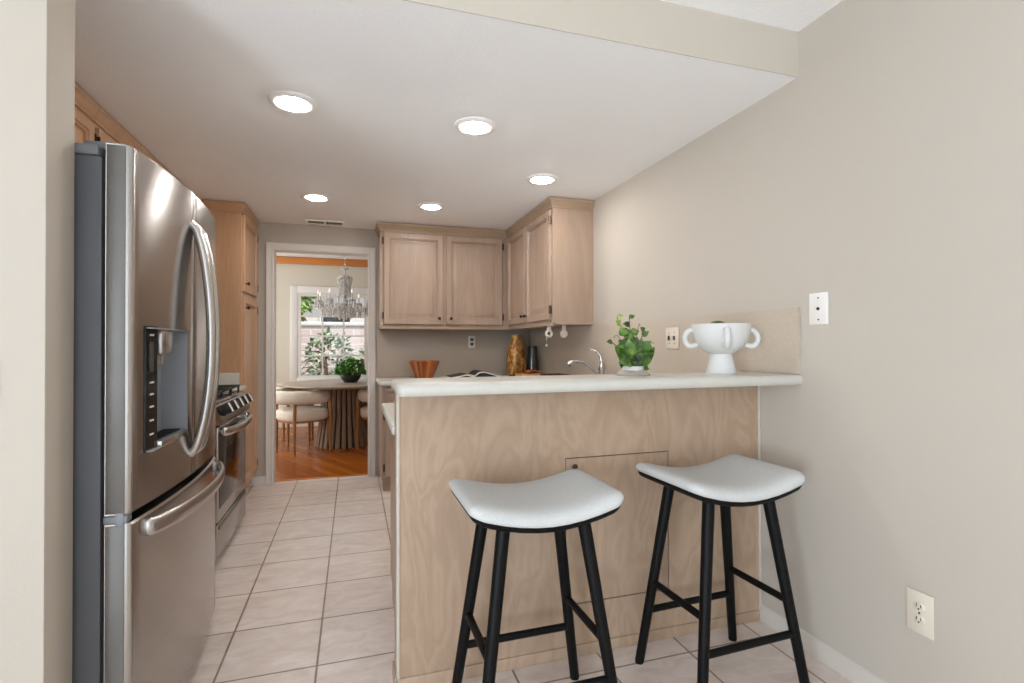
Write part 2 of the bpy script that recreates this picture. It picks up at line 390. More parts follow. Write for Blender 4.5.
# casing of the dining room opening
YC = YB-.015
cs = B()
prof = [(0, 0), (0, .012), (.012, .018), (.034, .013), (.054, .021), (.064, .021), (.066, 0)]
def casing(b, xin0, xin1, zt, y):
    for sgn, x in ((-1, xin0), (1, xin1)):
        b.rings([[(x+sgn*u, y+.015-w, z if z == 0 else zt+u) for u, w in prof] for z in (0, 1)])
    b.rings([[(x+s*u, y+.015-w, zt+u) for u, w in prof] for s, x in ((-1, xin0), (1, xin1))])
casing(cs, -.668, .128, 2.051, YC)
cs.box(-.685, -.668, YB-.001, 5.021, 0, 2.051).box(.128, .145, YB-.001, 5.021, 0, 2.051).box(-.685, .145, YB-.001, 5.021, 2.051, 2.068)
struct('trim_1', cs, 'trim')
def baseboard(path):
    return B().moulding(path, [(0, 0), (.012, 0), (.012, .044), (.009, .050), (.009, .058), (.004, .068), (0, .070)])
struct('baseboard_right', baseboard([(XR, -3.3), (XR, 1.826)]), 'base')
struct('baseboard_back', baseboard([(-.726, YB), (-1.35, YB)]), 'trim')
struct('baseboard_left', baseboard([(-.70, YS), (-.70, 1.486), (-2.9, 1.486)]), 'trim')

# dining room
YD, ZD = 8.2, 2.53
struct('ceiling_dining', B().box(-2.4, 2.5, 5.0, YD+.15, ZD, ZD+.2), 'ceil')
WX0, WX1, WZ0, WZ1 = -.80, 1.30, .72, 2.0
fw_ = B().box(-2.2, WX0, YD, YD+.12, 0, ZD).box(WX1, 2.3, YD, YD+.12, 0, ZD).box(WX0, WX1, YD, YD+.12, 0, WZ0).box(WX0, WX1, YD, YD+.12, WZ1, ZD)
struct('wall_far', fw_, 'dwall')
dl = B().box(-2.3, -2.18, 5.0, 5.5, 0, ZD).box(-2.3, -2.18, 7.7, YD+.12, 0, ZD).box(-2.3, -2.18, 5.5, 7.7, 0, .6).box(-2.3, -2.18, 5.5, 7.7, 2.3, ZD)
struct('wall_dining_left', dl, 'dwall')
struct('window_added_dining', B().box(-2.26, -2.22, 5.5, 5.56, .6, 2.3).box(-2.26, -2.22, 7.64, 7.7, .6, 2.3).box(-2.26, -2.22, 6.57, 6.63, .6, 2.3).box(-2.26, -2.22, 5.5, 7.7, .6, .66).box(-2.26, -2.22, 5.5, 7.7, 2.24, 2.3), 'trim')  # unseen window frame, added to let light into the dining room
struct('wall_dining_right', B().box(2.3, 2.42, 5.0, YD+.12, 0, ZD), 'dwall')
struct('wall_dining_back', B().box(-2.3, -1.4, 4.92, 5.02, 0, 2.7).box(XR, 2.42, 4.92, 5.02, 0, 2.7), 'dwall')
struct('trim_4', B().box(-2.18, 2.3, YD-.035, YD, 2.425, 2.525, .006), 'beam')
struct('baseboard_far', B().box(-2.18, 2.3, YD-.014, YD, 0, .10, .004), 'trim')
win = tag(obj('window_1', B().box(WX0-.10, WX0+.006, YD-.03, YD+.035, WZ0-.1, WZ1+.10, .008).box(WX1-.006, WX1+.1, YD-.03, YD+.035, WZ0-.1, WZ1+.1, .008)
          .box(WX0, WX1, YD-.03, YD+.035, WZ1-.006, WZ1+.10, .008).box(WX0, WX1, YD-.06, YD+.04, WZ0-.1, WZ0+.006, .008), 'trim'), kind='structure')
sash = B(); gl = B()
for a, c in ((WX0+.006, .198), (.202, 1.294)):
    z0, z1 = WZ0+.006, WZ1-.006
    sash.box(a, a+.042, YD-.022, YD+.02, z0, z1).box(c-.042, c, YD-.022, YD+.02, z0, z1).box(a+.0421, c-.0421, YD-.022, YD+.02, z1-.045, z1).box(a+.0421, c-.0421, YD-.022, YD+.02, z0, z0+.036)
    for k in (1, 2): x = lerp(a+.042, c-.042, k/3); sash.box(x-.011, x+.011, YD-.016, YD+.014, z0+.0361, z1-.0451)
    for k in (1, 2, 3):
        z = lerp(z0+.036, z1-.045, k/4)
        for q in range(3):
            xa, xb = lerp(a+.042, c-.042, q/3), lerp(a+.042, c-.042, (q+1)/3); sash.box(xa+(.0111 if q else .0002), xb-(.0111 if q < 2 else .0002), YD-.016, YD+.014, z-.011, z+.011)
    gl.box(a+.02, c-.02, YD-.002, YD+.001, z0+.02, z1-.02)
obj('sash', sash, 'trim', win); obj('pane', gl, 'glass', win)

# ------------------------------------------------------------------ refrigerator
FY0, FY1, FYS = 1.632, 2.522, 2.075
def fx(y): return -.577+.032*(1-((y-2.077)/.445)**2)
R = thing('refrigerator', 'large stainless french door refrigerator with water dispenser beside the left wall', 'refrigerator', (-1.0, 2.077, 0))
obj('body', B().box(-1.37, -.648, FY0+.004, FY1-.004, .03, 1.722, .006), 'fbody', R)
obj('top_cap', B().box(-1.37, -.655, FY0, FY1, 1.722, 1.752, .008), 'fgrey', R)
obj('gasket', B().box(-.648, -.638, FY0+.008, FY1-.008, .06, 1.72), 'rubber', R)
obj('base_grille', B().box(-.70, -.60, FY0+.01, FY1-.01, .012, .07, .004), 'blackm', R)
for y in (FY0+.02, FY1-.02-.10):
    obj('hinge_cover', B().box(-.70, -.605, y, y+.10, 1.745, 1.768, .008).box(-.66, -.60, y+.02, y+.07, 1.745, 1.764, .006), 'fgrey', R)
def fdoor(y0, y1, z0, z1, hole=None, r=.012):
    """a bowed door slab with rolled edges and, if asked, a recess"""
    b = B(); n = 18; ys = sorted(set([y0+r*k for k in (0, .3, .65, 1)]+[y1-r*k for k in (0, .3, .65, 1)]+[lerp(y0+r, y1-r, k/n) for k in range(1, n)]+([hole[0], hole[1]] if hole else [])))
    zs = sorted(set([z0, z0+.006, z1-.006, z1]+([hole[2], hole[3]] if hole else [])))
    def px(y, z):
        e = min(y-y0, y1-y, r)/r; dd = r*(1-math.sqrt(max(0, 1-(1-e)**2)))
        ez = min(z-z0, z1-z, .006)/.006; dz = .006*(1-math.sqrt(max(0, 1-(1-ez)**2)))
        return fx(y)-dd-dz
    V = [[b.bm.verts.new((px(y, z), y, z)) for z in zs] for y in ys]
    for i in range(len(ys)-1):
        for j in range(len(zs)-1):
            ym, zm = (ys[i]+ys[i+1])/2, (zs[j]+zs[j+1])/2
            if hole and hole[0] < ym < hole[1] and hole[2] < zm < hole[3]: continue
            b.bm.faces.new((V[i][j], V[i+1][j], V[i+1][j+1], V[i][j+1]))
    xb = -.638
    Bk = {}
    def back(i, j):
        if (i, j) not in Bk: Bk[i, j] = b.bm.verts.new((xb, ys[i], zs[j]))
        return Bk[i, j]
    I, J = len(ys)-1, len(zs)-1
    for i in range(I):
        b.bm.faces.new((V[i][0], V[i+1][0], back(i+1, 0), back(i, 0))); b.bm.faces.new((V[i][J], V[i+1][J], back(i+1, J), back(i, J)))
    for j in range(J):
        b.bm.faces.new((V[0][j], V[0][j+1], back(0, j+1), back(0, j))); b.bm.faces.new((V[I][j], V[I][j+1], back(I, j+1), back(I, j)))
    b.bm.faces.new([back(0, 0), back(I, 0), back(I, J), back(0, J)])
    return b
H = (1.700, 2.012, .905, 1.262)
d1 = obj('door', fdoor(FY0, FYS-.003, .752, 1.757, H), 'steel', R)
d2 = obj('door', fdoor(FYS+.003, FY1, .752, 1.757), 'steel', R)
obj('edge_strip', B().box(-.636, -.592, FY0-.0025, FY0+.002, .756, 1.753, .001), 'steel_l', d1)
# dispenser: recess shell, control panel, spout, tray
rec = B(); x1 = -.625
rec.box(x1-.006, x1, H[0], H[1], H[2], H[3])
for y in (H[0], H[1]-.003): rec.box(x1, fx(y)-.001, y, y+.003, H[2], H[3])
rec.box(x1, -.550, H[0], H[1], H[2], H[2]+.003).box(x1, -.55, H[0], H[1], H[3]-.003, H[3])
rc = obj('dispenser_recess', rec, 'lgrey', d1)
cp = obj('control_panel', B().rings([[(fx(y)-.010, y, z), (fx(y)+.003, y, z), (fx(y)+.003, y, zz), (fx(y)-.010, y, zz)] for y in (1.695, 1.73, 1.762) for z, zz in ((.905, 1.266),)]), 'black', d1)
for k, z in enumerate((.95, .99, 1.03, 1.066, 1.10, 1.238)):
    obj('button_print', B().box(fx(1.73)+.002, fx(1.73)+.0045, 1.716, 1.742, z, z+.005), 'mark', cp)
obj('display', B().box(fx(1.73)+.001, fx(1.73)+.0042, 1.712, 1.752, 1.135, 1.22), 'smoke', cp)
sp = obj('spout', B().box(-.615, -.556, 1.80, 1.90, 1.18, 1.262, .012).box(-.61, -.575, 1.815, 1.885, 1.145, 1.19, .008).box(-.60, -.570, 1.78, 1.93, 1.235, 1.262, .006), 'handle', d1)
tr = obj('drip_tray', B().box(-.622, fx(1.9)+.004, 1.765, 2.008, .905, .925, .004), 'handle', d1)
gr = B()
for k in range(9): y = 1.79+k*.025; gr.box(-.615, -.565, y, y+.008, .925, .928)
obj('tray_grille', gr, 'blackm', tr)
def bow(y, y1=None): return None
for dd, y in ((d1, FYS-.030), (d2, FYS+.030)):
    P = smoothpts([(fx(y)-.004, y, 1.640), (fx(y)+.020, y, 1.605), (fx(y)+.043, y, 1.50), (fx(y)+.058, y, 1.36), (fx(y)+.062, y, 1.235), (fx(y)+.058, y, 1.10), (fx(y)+.043, y, .97), (fx(y)+.020, y, .865), (fx(y)-.004, y, .828)], 5)
    obj('handle', B().tube(P, .0185, 14, flat=.85, up=(0, 1, 0)), 'handle', dd)
obj('badge', B().box(fx(2.44)-.001, fx(2.44)+.002, 2.425, 2.455, .790, .812), 'steel_l', d2)
fz = obj('freezer_drawer', fdoor(FY0, FY1, .075, .728), 'steel', R)
obj('edge_strip', B().box(-.636, -.592, FY0-.0025, FY0+.002, .08, .724, .001), 'steel_l', fz)
P = smoothpts([(fx(1.70)-.006, 1.705, .690), (fx(1.72)+.018, 1.720, .690), (fx(1.85)+.045, 1.85, .690), (fx(2.077)+.055, 2.077, .690), (fx(2.3)+.047, 2.30, .690), (fx(2.44)+.022, 2.455, .690), (fx(2.47)-.006, 2.475, .690)], 6)
obj('handle', B().tube(P, .025, 16, flat=.42, up=(0, 0, 1)), 'handle', fz)
obj('middle_hinge', B().box(-.640, -.585, FY0-.004, FY0+.03, .730, .750, .003).box(-.612, -.592, FY0-.006, FY0+.02, .722, .758, .003), 'fgrey', R)

# ------------------------------------------------------------------ cabinets on the left side
XL = -1.395
c = thing('wall_cabinet', 'honey oak wall cabinet above the refrigerator', 'cabinet', (-1.25, 2.16, 1.8))
obj('body', B().box(XL, -1.115, 1.615, 2.715, 1.80, 2.286), 'honey', c)
for u0, u1, h, k in ((1.64, 2.16, 1.635, 2.13), (2.18, 2.695, 2.702, 2.21)): cab_door(c, '+x', -1.115, u0, u1, 1.825, 2.195, 'honey', (k, 1.86), h)
obj('crown', B().moulding([(-1.115, 2.72), (-1.115, 1.62)], CROWN), 'honey', c)
c = thing('wall_cabinet', 'honey oak wall cabinet beyond the refrigerator cabinet, before the range hood', 'cabinet', (-1.25, 2.9, 1.4))
obj('body', B().box(XL, -1.115, 2.725, 3.105, 1.36, 2.286), 'honey', c)
cab_door(c, '+x', -1.115, 2.745, 3.085, 1.385, 2.195, 'honey', (3.06, 1.43), 2.738)
obj('crown', B().moulding([(-1.115, 3.11), (-1.115, 2.722)], CROWN), 'honey', c)
c = thing('wall_cabinet', 'honey oak wall cabinet above the range, beside the tall pantry', 'cabinet', (-1.25, 3.5, 1.8))
obj('body', B().box(XL, -1.115, 3.115, 4.265, 1.74, 2.286), 'honey', c)
for u0, u1, h, k in ((3.135, 3.68, 3.128, 3.65), (3.70, 4.245, 4.252, 3.73)): cab_door(c, '+x', -1.115, u0, u1, 1.765, 2.195, 'honey', (k, 1.80), h)
obj('crown', B().moulding([(-1.115, 4.27), (-1.115, 3.112)], CROWN), 'honey', c)
hd = thing('range_hood', 'stainless range hood under the cabinet above the range', 'hood', (-1.2, 3.44, 1.6))
obj('shell', B().prism([(XL, 1.60), (-.93, 1.60), (-.93, 1.65), (-1.10, 1.735), (XL, 1.735)], 'xz', 3.12, 3.88), 'steel', hd)
obj('filter', B().box(-1.34, -.97, 3.18, 3.82, 1.592, 1.60), 'handle', hd)

pn = thing('pantry_cabinet', 'tall honey oak pantry cabinet beside the dining room doorway', 'cabinet', (-1.07, 4.57, 0))
obj('body', B().box(XL, -.812, 4.275, 4.865, .10, 2.286).box(XL, -.87, 4.275, 4.865, 0, .10), 'honey', pn)
cab_door(pn, '+x', -.812, 4.30, 4.84, 1.625, 2.205, 'honey', (4.335, 1.685), 4.85)
cab_door(pn, '+x', -.812, 4.30, 4.84, .135, 1.585, 'honey', (4.335, 1.50), 4.85)
obj('crown', B().moulding([(-.812, 4.865), (-.812, 4.275), (-1.12, 4.275)], CROWN), 'honey', pn)
obj('base_shoe', B().box(-.87, -.862, 4.275, 4.865, 0, .09, .003), 'honey', pn)

def base_cab(label, y0, y1, loc):
    c = thing('base_cabinet', label, 'cabinet', loc)
    obj('body', B().box(XL, -.812, y0, y1, .10, .872).box(XL, -.87, y0, y1, 0, .10), 'honey', c)
    if y1-y0 > .3:
        d = obj('drawer', panel_door('+x', -.812, y0+.02, y1-.02, .72, .855, .03), 'honey', c); knob('+x', -.793, (y0+y1)/2, .787, d)
        cab_door(c, '+x', -.812, y0+.02, y1-.02, .13, .70, 'honey', (y1-.06, .65), y0+.012)
    else:
        cab_door(c, '+x', -.812, y0+.012, y1-.012, .13, .855, 'honey', (y0+.04, .80), None)
    return c
base_cab('honey oak base cabinet between the refrigerator and the range', 2.545, 3.095, (-1.07, 2.82, 0))
base_cab('narrow honey oak base cabinet between the range and the pantry', 3.885, 4.270, (-1.07, 4.08, 0))
def slab(b, x0, x1, y0, y1, z0=.874, z1=.914, r=.012): return b.box(x0, x1, y0, y1, z0, z1, r, 3)
c = tag(obj('countertop', slab(B(), XL, -.772, 2.545, 3.10), 'counter', at=(-1.07, 2.82, .874)), 'short cream countertop between the refrigerator and the range', 'countertop')
c = thing('countertop', 'narrow cream countertop between the range and the pantry', 'countertop', (-1.07, 4.08, .874))
obj('top', slab(B(), XL, -.772, 3.882, 4.273), 'counter', c)
obj('side_splash', B().box(XL, -.82, 4.255, 4.273, .914, 1.006, .003), 'counter', c)

# ------------------------------------------------------------------ range
RY0, RY1 = 3.112, 3.872
g = thing('gas_range', 'stainless gas range with black cast iron grates and large knobs', 'range', (-1.0, 3.49, 0))
obj('body', B().box(-1.355, -.705, RY0, RY1, .02, .885, .004), 'fbody', g)
dr = obj('drawer', B().box(-.705, -.668, RY0+.005, RY1-.005, .055, .235, .006), 'steel', g)
obj('drawer_recess', B().box(-.69, -.664, RY0+.02, RY1-.02, .206, .222), 'black', dr)
ov = obj('oven_door', B().box(-.705, -.668, RY0+.005, RY1-.005, .245, .765, .006), 'steel', g)
obj('oven_window', B().box(-.675, -.6655, RY0+.03, RY1-.03, .315, .735, .002), 'black', ov)
P = smoothpts([(-.668, RY0+.05, .735), (-.635, RY0+.06, .735), (-.612, RY0+.2, .732), (-.604, 3.492, .730), (-.612, RY1-.2, .732), (-.635, RY1-.06, .735), (-.668, RY1-.05, .735)], 6)
obj('handle', B().tube(P, .023, 14, flat=.5), 'handle', ov)
cpn = obj('control_panel', B().prism([(-.72, .775), (-.650, .775), (-.645, .800), (-.688, .890), (-.72, .893)], 'xz', RY0, RY1), 'steel', g)
nrm = Vector((.09, 0, .043)).normalized()
for k in range(5):
    y = RY0+.09+k*.145; cc = Vector((-.6665, y, .845))
    kb = obj('knob', B().lathe([(.034, -.004), (.034, .003), (.030, .006), (.029, .040), (.025, .046), (.004, .047)], cc, 20, nrm), 'iron', cpn)
    obj('grip', B().tube([cc+nrm*.046+Vector((.012, 0, -.024)), cc+nrm*.046+Vector((-.012, 0, .024))], .010, 8), 'chrome', kb)
ct = obj('cooktop', B().box(-1.355, -.676, RY0, RY1, .885, .905, .006), 'steel', g)
obj('cook_surface', B().box(-1.34, -.715, RY0+.03, RY1-.03, .903, .909, .002), 'black', ct)
for k in range(3):
    a = RY0+.035+k*.232; q = B(); z0, z1 = .934, .948
    for y in (a, a+.215): q.box(-1.32, -.70, y, y+.012, z0, z1, .003)
    for x in (-1.32, -1.03, -.712): q.box(x, x+.012, a, a+.226, z0, z1, .003)
    q.box(-1.32, -.70, a+.107, a+.119, z0, z1, .003)
    for x in (-1.20, -.88): q.box(x, x+.012, a, a+.226, z0, z1, .003)
    for x in (-1.318, -.714):
        for y in (a+.002, a+.214): q.box(x, x+.012, y, y+.010, .906, z0)
    obj('grate', q, 'iron', ct)
    for x in (-1.19, -.87):
        obj('burner', B().lathe([(.045, .906), (.045, .916), (.034, .918), (.034, .926), (.01, .928)], (x, a+.113, 0), 20), 'iron', ct)

g.location.x -= .035

# ------------------------------------------------------------------ wall cabinets at the back and right
FB, FR = 4.597, 1.388
c = thing('wall_cabinet', 'pickled oak two-door wall cabinet on the back wall above the wooden bowl', 'cabinet', (.8, 4.75, 1.36))
obj('body', B().box(.222, 1.392, FB, YB-.002, 1.362, 2.286), 'oak', c)
obj('light_rail', B().box(.222, 1.372, FB-.004, FB+.02, 1.352, 1.375, .003), 'oak_h', c)
cab_door(c, '-y', FB, .250, .775, 1.395, 2.205, 'oak', (.735, 1.452), .243)
cab_door(c, '-y', FB, .800, 1.330, 1.395, 2.205, 'oak', (.842, 1.452), 1.338)
obj('crown', B().moulding([(1.387, FB), (.222, FB), (.222, YB-.005)], CROWN), 'oak_h', c)
c = thing('wall_cabinet', 'pickled oak wall cabinet on the right wall with a plain end panel', 'cabinet', (1.55, 4.0, 1.36))
obj('body', B().box(FR, XR-.002, 3.462, FB-.002, 1.362, 2.286), 'oak', c)
obj('light_rail', B().box(FR-.004, FR+.02, 3.462, FB-.02, 1.352, 1.375, .003), 'oak_y', c)
cab_door(c, '-x', FR, 3.490, 4.030, 1.395, 2.205, 'oak', (3.995, 1.452), 3.482)
cab_door(c, '-x', FR, 4.050, 4.555, 1.395, 2.205, 'oak', (4.085, 1.452), None)
obj('crown', B().moulding([(FR, FB-.002), (FR, 3.462), (XR-.004, 3.462)], [(-o, z) for o, z in CROWN]), 'oak_y', c)

# ------------------------------------------------------------------ backsplash slabs
ZS = 1.358
tag(obj('backsplash', B().prism([(1.612, 1.0905), (1.612, ZS), (4.888, ZS), (4.888, .9145), (1.934, .9145), (1.934, 1.0905)], 'yz', 1.702, XR-.001), 'splash', at=(XR, 3.2, .914)), 'speckled beige slab backsplash along the right wall behind the white footed bowl', 'backsplash')
tag(obj('backsplash', B().box(.205, 1.700, 4.889, YB-.001, .914, ZS, .003), 'splash', at=(1.0, YB, .914)), 'speckled beige slab backsplash on the back wall behind the wooden bowl', 'backsplash')

# ------------------------------------------------------------------ base cabinets and U-shaped worktop
c = thing('base_cabinet', 'pickled oak base cabinet along the back wall right of the doorway', 'cabinet', (.65, 4.6, 0))
obj('body', B().box(.222, 1.09, 4.318, YB-.002, .10, .872).box(.232, 1.09, 4.38, YB-.002, 0, .10), 'oak', c)
for u0, u1, h, k in ((.245, .655, .238, .62), (.675, 1.075, 1.082, .71)):
    d = obj('drawer', panel_door('-y', 4.318, u0, u1, .725, .855, .03), 'oak', c); knob('-y', 4.299, (u0+u1)/2, .79, d)
    cab_door(c, '-y', 4.318, u0, u1, .13, .705, 'oak', (k, .655), h)
c = thing('base_cabinet', 'pickled oak base cabinet along the right wall under the sink', 'cabinet', (1.4, 3.6, 0))
obj('body', B().box(1.11, 1.70, 2.62, 4.30, .10, .72).box(1.11, 1.13, 2.62, 4.30, .72, .872).box(1.17, 1.70, 2.62, 4.30, 0, .10), 'oak', c)
for k in range(4):
    u0 = 2.64+k*.415; cab_door(c, '-x', 1.11, u0, u0+.395, .13, .705, 'oak', (u0+(.35 if k % 2 == 0 else .045), .655), None)
    obj('drawer', panel_door('-x', 1.11, u0, u0+.395, .725, .855, .03), 'oak', c)
c = thing('base_cabinet', 'pickled oak peninsula cabinet behind the half wall, facing the range', 'cabinet', (.6, 2.27, 0))
obj('body', B().box(.172, 1.09, 1.955, 2.56, .10, .872).box(.176, 1.09, 1.955, 2.50, 0, .10), 'oak', c)
for u0, u1 in ((.20, .62), (.64, 1.07)):
    fr = [Vector((u, 0, 0)) for u in (u0, u1)]
    b = B(); st = .06
    for i, w in RAISED(.06, .021): pass
    b.rings([[(u, 2.56+w, v) for u, v in ((u0+i, .13+i), (u1-i, .13+i), (u1-i, .855-i), (u0+i, .855-i))] for i, w in RAISED(.06, .021)])
    d = obj('door', b, 'oak', c)
    obj('knob', B().lathe([(.006, 0), (.006, .012), (.014, .022), (.010, .030), (.003, .032)], (u1-.04, 2.579, .80), 14, (0, 1, 0)), 'bronze', d)
w = thing('worktop', 'cream u-shaped kitchen worktop below the wall cabinets', 'countertop', (1.0, 3.4, .874))
def nose(b, pts): return b
obj('back_run', slab(B(), .195, 1.70, 4.290, 4.888), 'counter', w)
obj('right_run', slab(B(), 1.085, 1.70, 2.695, 2.86).box(1.085, 1.20, 2.86, 3.50, .874, .914, .01).box(1.585, 1.70, 2.86, 3.50, .874, .914, .004).box(1.085, 1.70, 3.50, 4.291, .874, .914, .01), 'counter', w)
obj('peninsula_run', slab(B(), .134, 1.70, 1.935, 2.70), 'counter', w)
s_ = thing('sink', 'stainless sink basin set into the right worktop below the faucet', 'sink', (1.39, 3.18, .72))
sk = B(); sk.box(1.205, 1.58, 2.865, 3.495, .735, .74)
for a in ((1.205, 1.209, 2.865, 3.495), (1.576, 1.58, 2.865, 3.495), (1.209, 1.576, 2.865, 2.869), (1.209, 1.576, 3.491, 3.495)): sk.box(*a, .74, .914)
obj('basin', sk, 'handle', s_); obj('drain', B().lathe([(.045, .740), (.045, .743), (.02, .744)], (1.39, 3.18, 0), 20), 'chrome', s_)
fc = thing('faucet', 'satin chrome single-lever kitchen faucet at the sink', 'faucet', (1.635, 3.18, .914))
obj('body', B().lathe([(.032, .914), (.032, .922), (.024, .932), (.022, 1.03), (.026, 1.05), (.022, 1.085), (.006, 1.10)], (1.635, 3.18, 0), 20), 'handle', fc)
obj('spout', B().tube(smoothpts([(1.625, 3.18, .985), (1.575, 3.19, 1.045), (1.51, 3.205, 1.09), (1.45, 3.22, 1.098), (1.41, 3.23, 1.075)], 6), [.013]*19+[.014, .016, .017, .018, .019, .019], 12), 'handle', fc)
obj('lever', B().tube(smoothpts([(1.635, 3.18, 1.085), (1.630, 3.185, 1.13), (1.605, 3.20, 1.165), (1.565, 3.22, 1.185)], 5), [.012]*6+[.009]*6+[.007]*4, 10), 'handle', fc)

# ------------------------------------------------------------------ half wall with the raised bar
YP = 1.827
h = thing('half_wall', 'maple veneered half wall under the raised bar, with a hatch', 'half wall', (.9, 1.88, 0))
obj('core', B().box(.150, XR-.002, YP+.008, 1.930, 0, 1.045), 'wall', h)
fp = B()                                                     # veneer with the hatch opening left out
HX0, HX1, HZ0, HZ1 = .783, 1.245, .200, .771
fp.box(.152, HX0, YP, YP+.008, 0, 1.045).box(HX1, XR-.014, YP, YP+.008, 0, 1.045).box(HX0, HX1, YP, YP+.008, 0, HZ0).box(HX0, HX1, YP, YP+.008, HZ1, 1.045)
obj('front_panel', fp, 'maple', h)
obj('hatch_gap', B().box(HX0, HX1, YP+.006, YP+.0078, HZ0, HZ1), 'dark_line', h)
hp = obj('hatch', B().box(HX0+.004, HX1-.004, YP+.0005, YP+.006, HZ0+.004, HZ1-.004, .0006, 1), 'maple', h)
obj('knob', B().lathe([(.004, 0), (.004, .008), (.011, .014), (.012, .019), (.004, .024)], (.815, YP, .738), 14, (0, -1, 0)), 'bronze', hp)
obj('base_strip', B().box(.152, XR-.014, YP-.006, YP, 0, .045, .002), 'maple', h)
obj('corner_bead', B().box(.143, .155, YP-.004, YP+.010, .022, 1.045, .003), 'fascia', h)
obj('end_panel', B().box(.144, .150, YP+.008, 1.930, 0, 1.045, .001), 'maple', h)
obj('base_shoe', B().box(.136, .146, YP-.010, 1.93, 0, .05, .003), 'maple', h)
obj('wall_bead', B().box(XR-.014, XR-.002, YP-.006, YP+.01, 0, 1.045, .003), 'fascia', h)
bt = B()
pf = [(1.612, 1.047)]
# bullnosed bar top with rounded corners at its free end
def rrect(x0, x1, y0, y1, r, off):
    pts = [(x1, y0+off), (x1, y1-off)]
    for k in range(7): a = PI/2+k*PI/12; pts.append((x0+r+(r-off)*math.cos(a), y1-r+(r-off)*math.sin(a)))
    for k in range(7): a = PI+k*PI/12; pts.append((x0+r+(r-off)*math.cos(a), y0+r+(r-off)*math.sin(a)))
    return pts
lp = []
for off, z in ((.020, 1.047), (.008, 1.049), (.002, 1.056), (0, 1.067), (.002, 1.079), (.008, 1.086), (.020, 1.089)):
    lp.append([(x, y, z) for x, y in rrect(.128, XR-.001, 1.602, 1.905, .024, off)])
bt.rings(lp)
tag(obj('bar_countertop', bt, 'counter', at=(.9, 1.75, 1.047)), 'cream bullnose bar top on the half wall', 'countertop')

# ------------------------------------------------------------------ things on the bar
ZB = 1.089
p = thing('potted_plant', 'small leafy green plant in a white pot on the bar', 'plant', (1.077, 1.80, ZB))
px, py = 1.064, 1.800
pot = obj('pot', B().lathe([(.068, ZB), (.070, ZB+.002), (.050, ZB+.019), (.048, ZB+.020)], (px, py, 0), 28), 'ceramic_g', p)
obj('pot_rim', B().lathe([(.042, ZB+.020), (.042, ZB+.036), (.038, ZB+.037), (.037, ZB+.025), (.005, ZB+.025)], (px, py, 0), 28), 'ceramic', p)
def leaf(b, base, d, n, L, Wd, curl=.25, seg=5):
    d = Vector(d).normalized(); n = Vector(n); sd_ = d.cross(n)
    if sd_.length < 1e-3: sd_ = d.cross(Vector((1, 0, 0)))
    sd_.normalize(); n = sd_.cross(d); base = Vector(base); rows = []
    for i in range(seg+1):
        t = i/seg; wv = Wd*math.sin(PI*min(1, t**.75*.97+.02))
        c_ = base+d*L*t-n*L*curl*t*t
        rows.append((c_-sd_*wv+n*wv*.25, c_, c_+sd_*wv+n*wv*.25))
    vs = [q for r in rows for q in r]; fs = []
    for i in range(seg):
        a = i*3; fs += [(a, a+1, a+4, a+3), (a+1, a+2, a+5, a+4)]
    b.faces(vs, fs)
rnd = random.Random(5)
fol, fol2, stm = B(), B(), B()
def rleaf(b, q, dv, L): leaf(b, q, dv, (-.55, -.75, .45), L, L*.44, .22, 6)
stems = [((-.070, .0, .195), 1), ((-.010, .01, .192), 0), ((.052, 0, .140), 0), ((-.080, .02, .095), 0), ((.060, -.02, .085), 0), ((-.02, -.03, .11), 0), ((.02, .03, .125), 0), ((-.045, -.02, .075), 0)]
for (dx, dy, dz), pale in stems:
    b0 = Vector((px+dx*.2, py+dy*.25, ZB+.03)); tip = Vector((px+dx, py+dy, ZB+.035+dz)); mid = (b0+tip)/2+Vector((-dx*.12, dy*.15, .01))
    P = smoothpts([b0, mid, tip], 6); stm.tube(P, [.0030-.0001*i for i in range(len(P))], 6)
    n = max(3, int(dz/.028))
    for k in range(n):
        t = k/(n-1); q = P[int(lerp(4, len(P)-1, t))]; sg = 1 if k % 2 else -1; L = lerp(.052, .026, t)
        dv = Vector((sg*rnd.uniform(.5, 1), rnd.uniform(-.6, -.1), rnd.uniform(.1, .9)))
        rleaf(fol2 if (pale and t > .7) else fol, q, dv, L)
for (ax, az, dxx, dzz, L) in ((-.045, .045, -1, .15, .060), (-.02, .03, -.5, .5, .070), (.0, .03, .15, 1, .075), (.025, .035, .6, .75, .080), (.04, .06, .8, .9, .072), (.035, .03, 1, -.25, .050), (-.05, .075, -.8, .6, .058), (-.03, .085, -.3, .9, .060), (.0, .095, .3, .8, .058), (.02, .10, .5, .8, .052), (-.055, .105, -.9, .3, .045), (.05, .10, .5, 1, .045), (-.01, .13, -.4, .9, .045), (.0, .06, -.1, .9, .07)):
    rleaf(fol, Vector((px+ax*.6, py+rnd.uniform(-.035, .02), ZB+.012+az*.85)), Vector((dxx, -.35, dzz)), L)
for (dx, dz) in ((-.092, .118), (.028, .165), (.088, .095)):
    stm.tube(smoothpts([(px+dx*.4, py, ZB+.07+dz*.4), (px+dx*.8, py-.01, ZB+.045+dz*.95), (px+dx, py-.01, ZB+.03+dz)], 4), .0013, 5)
obj('foliage', fol, 'leaf', p, smooth=True); obj('young_leaves', fol2, 'leafl', p, smooth=True); obj('stem', stm, 'stem', p)

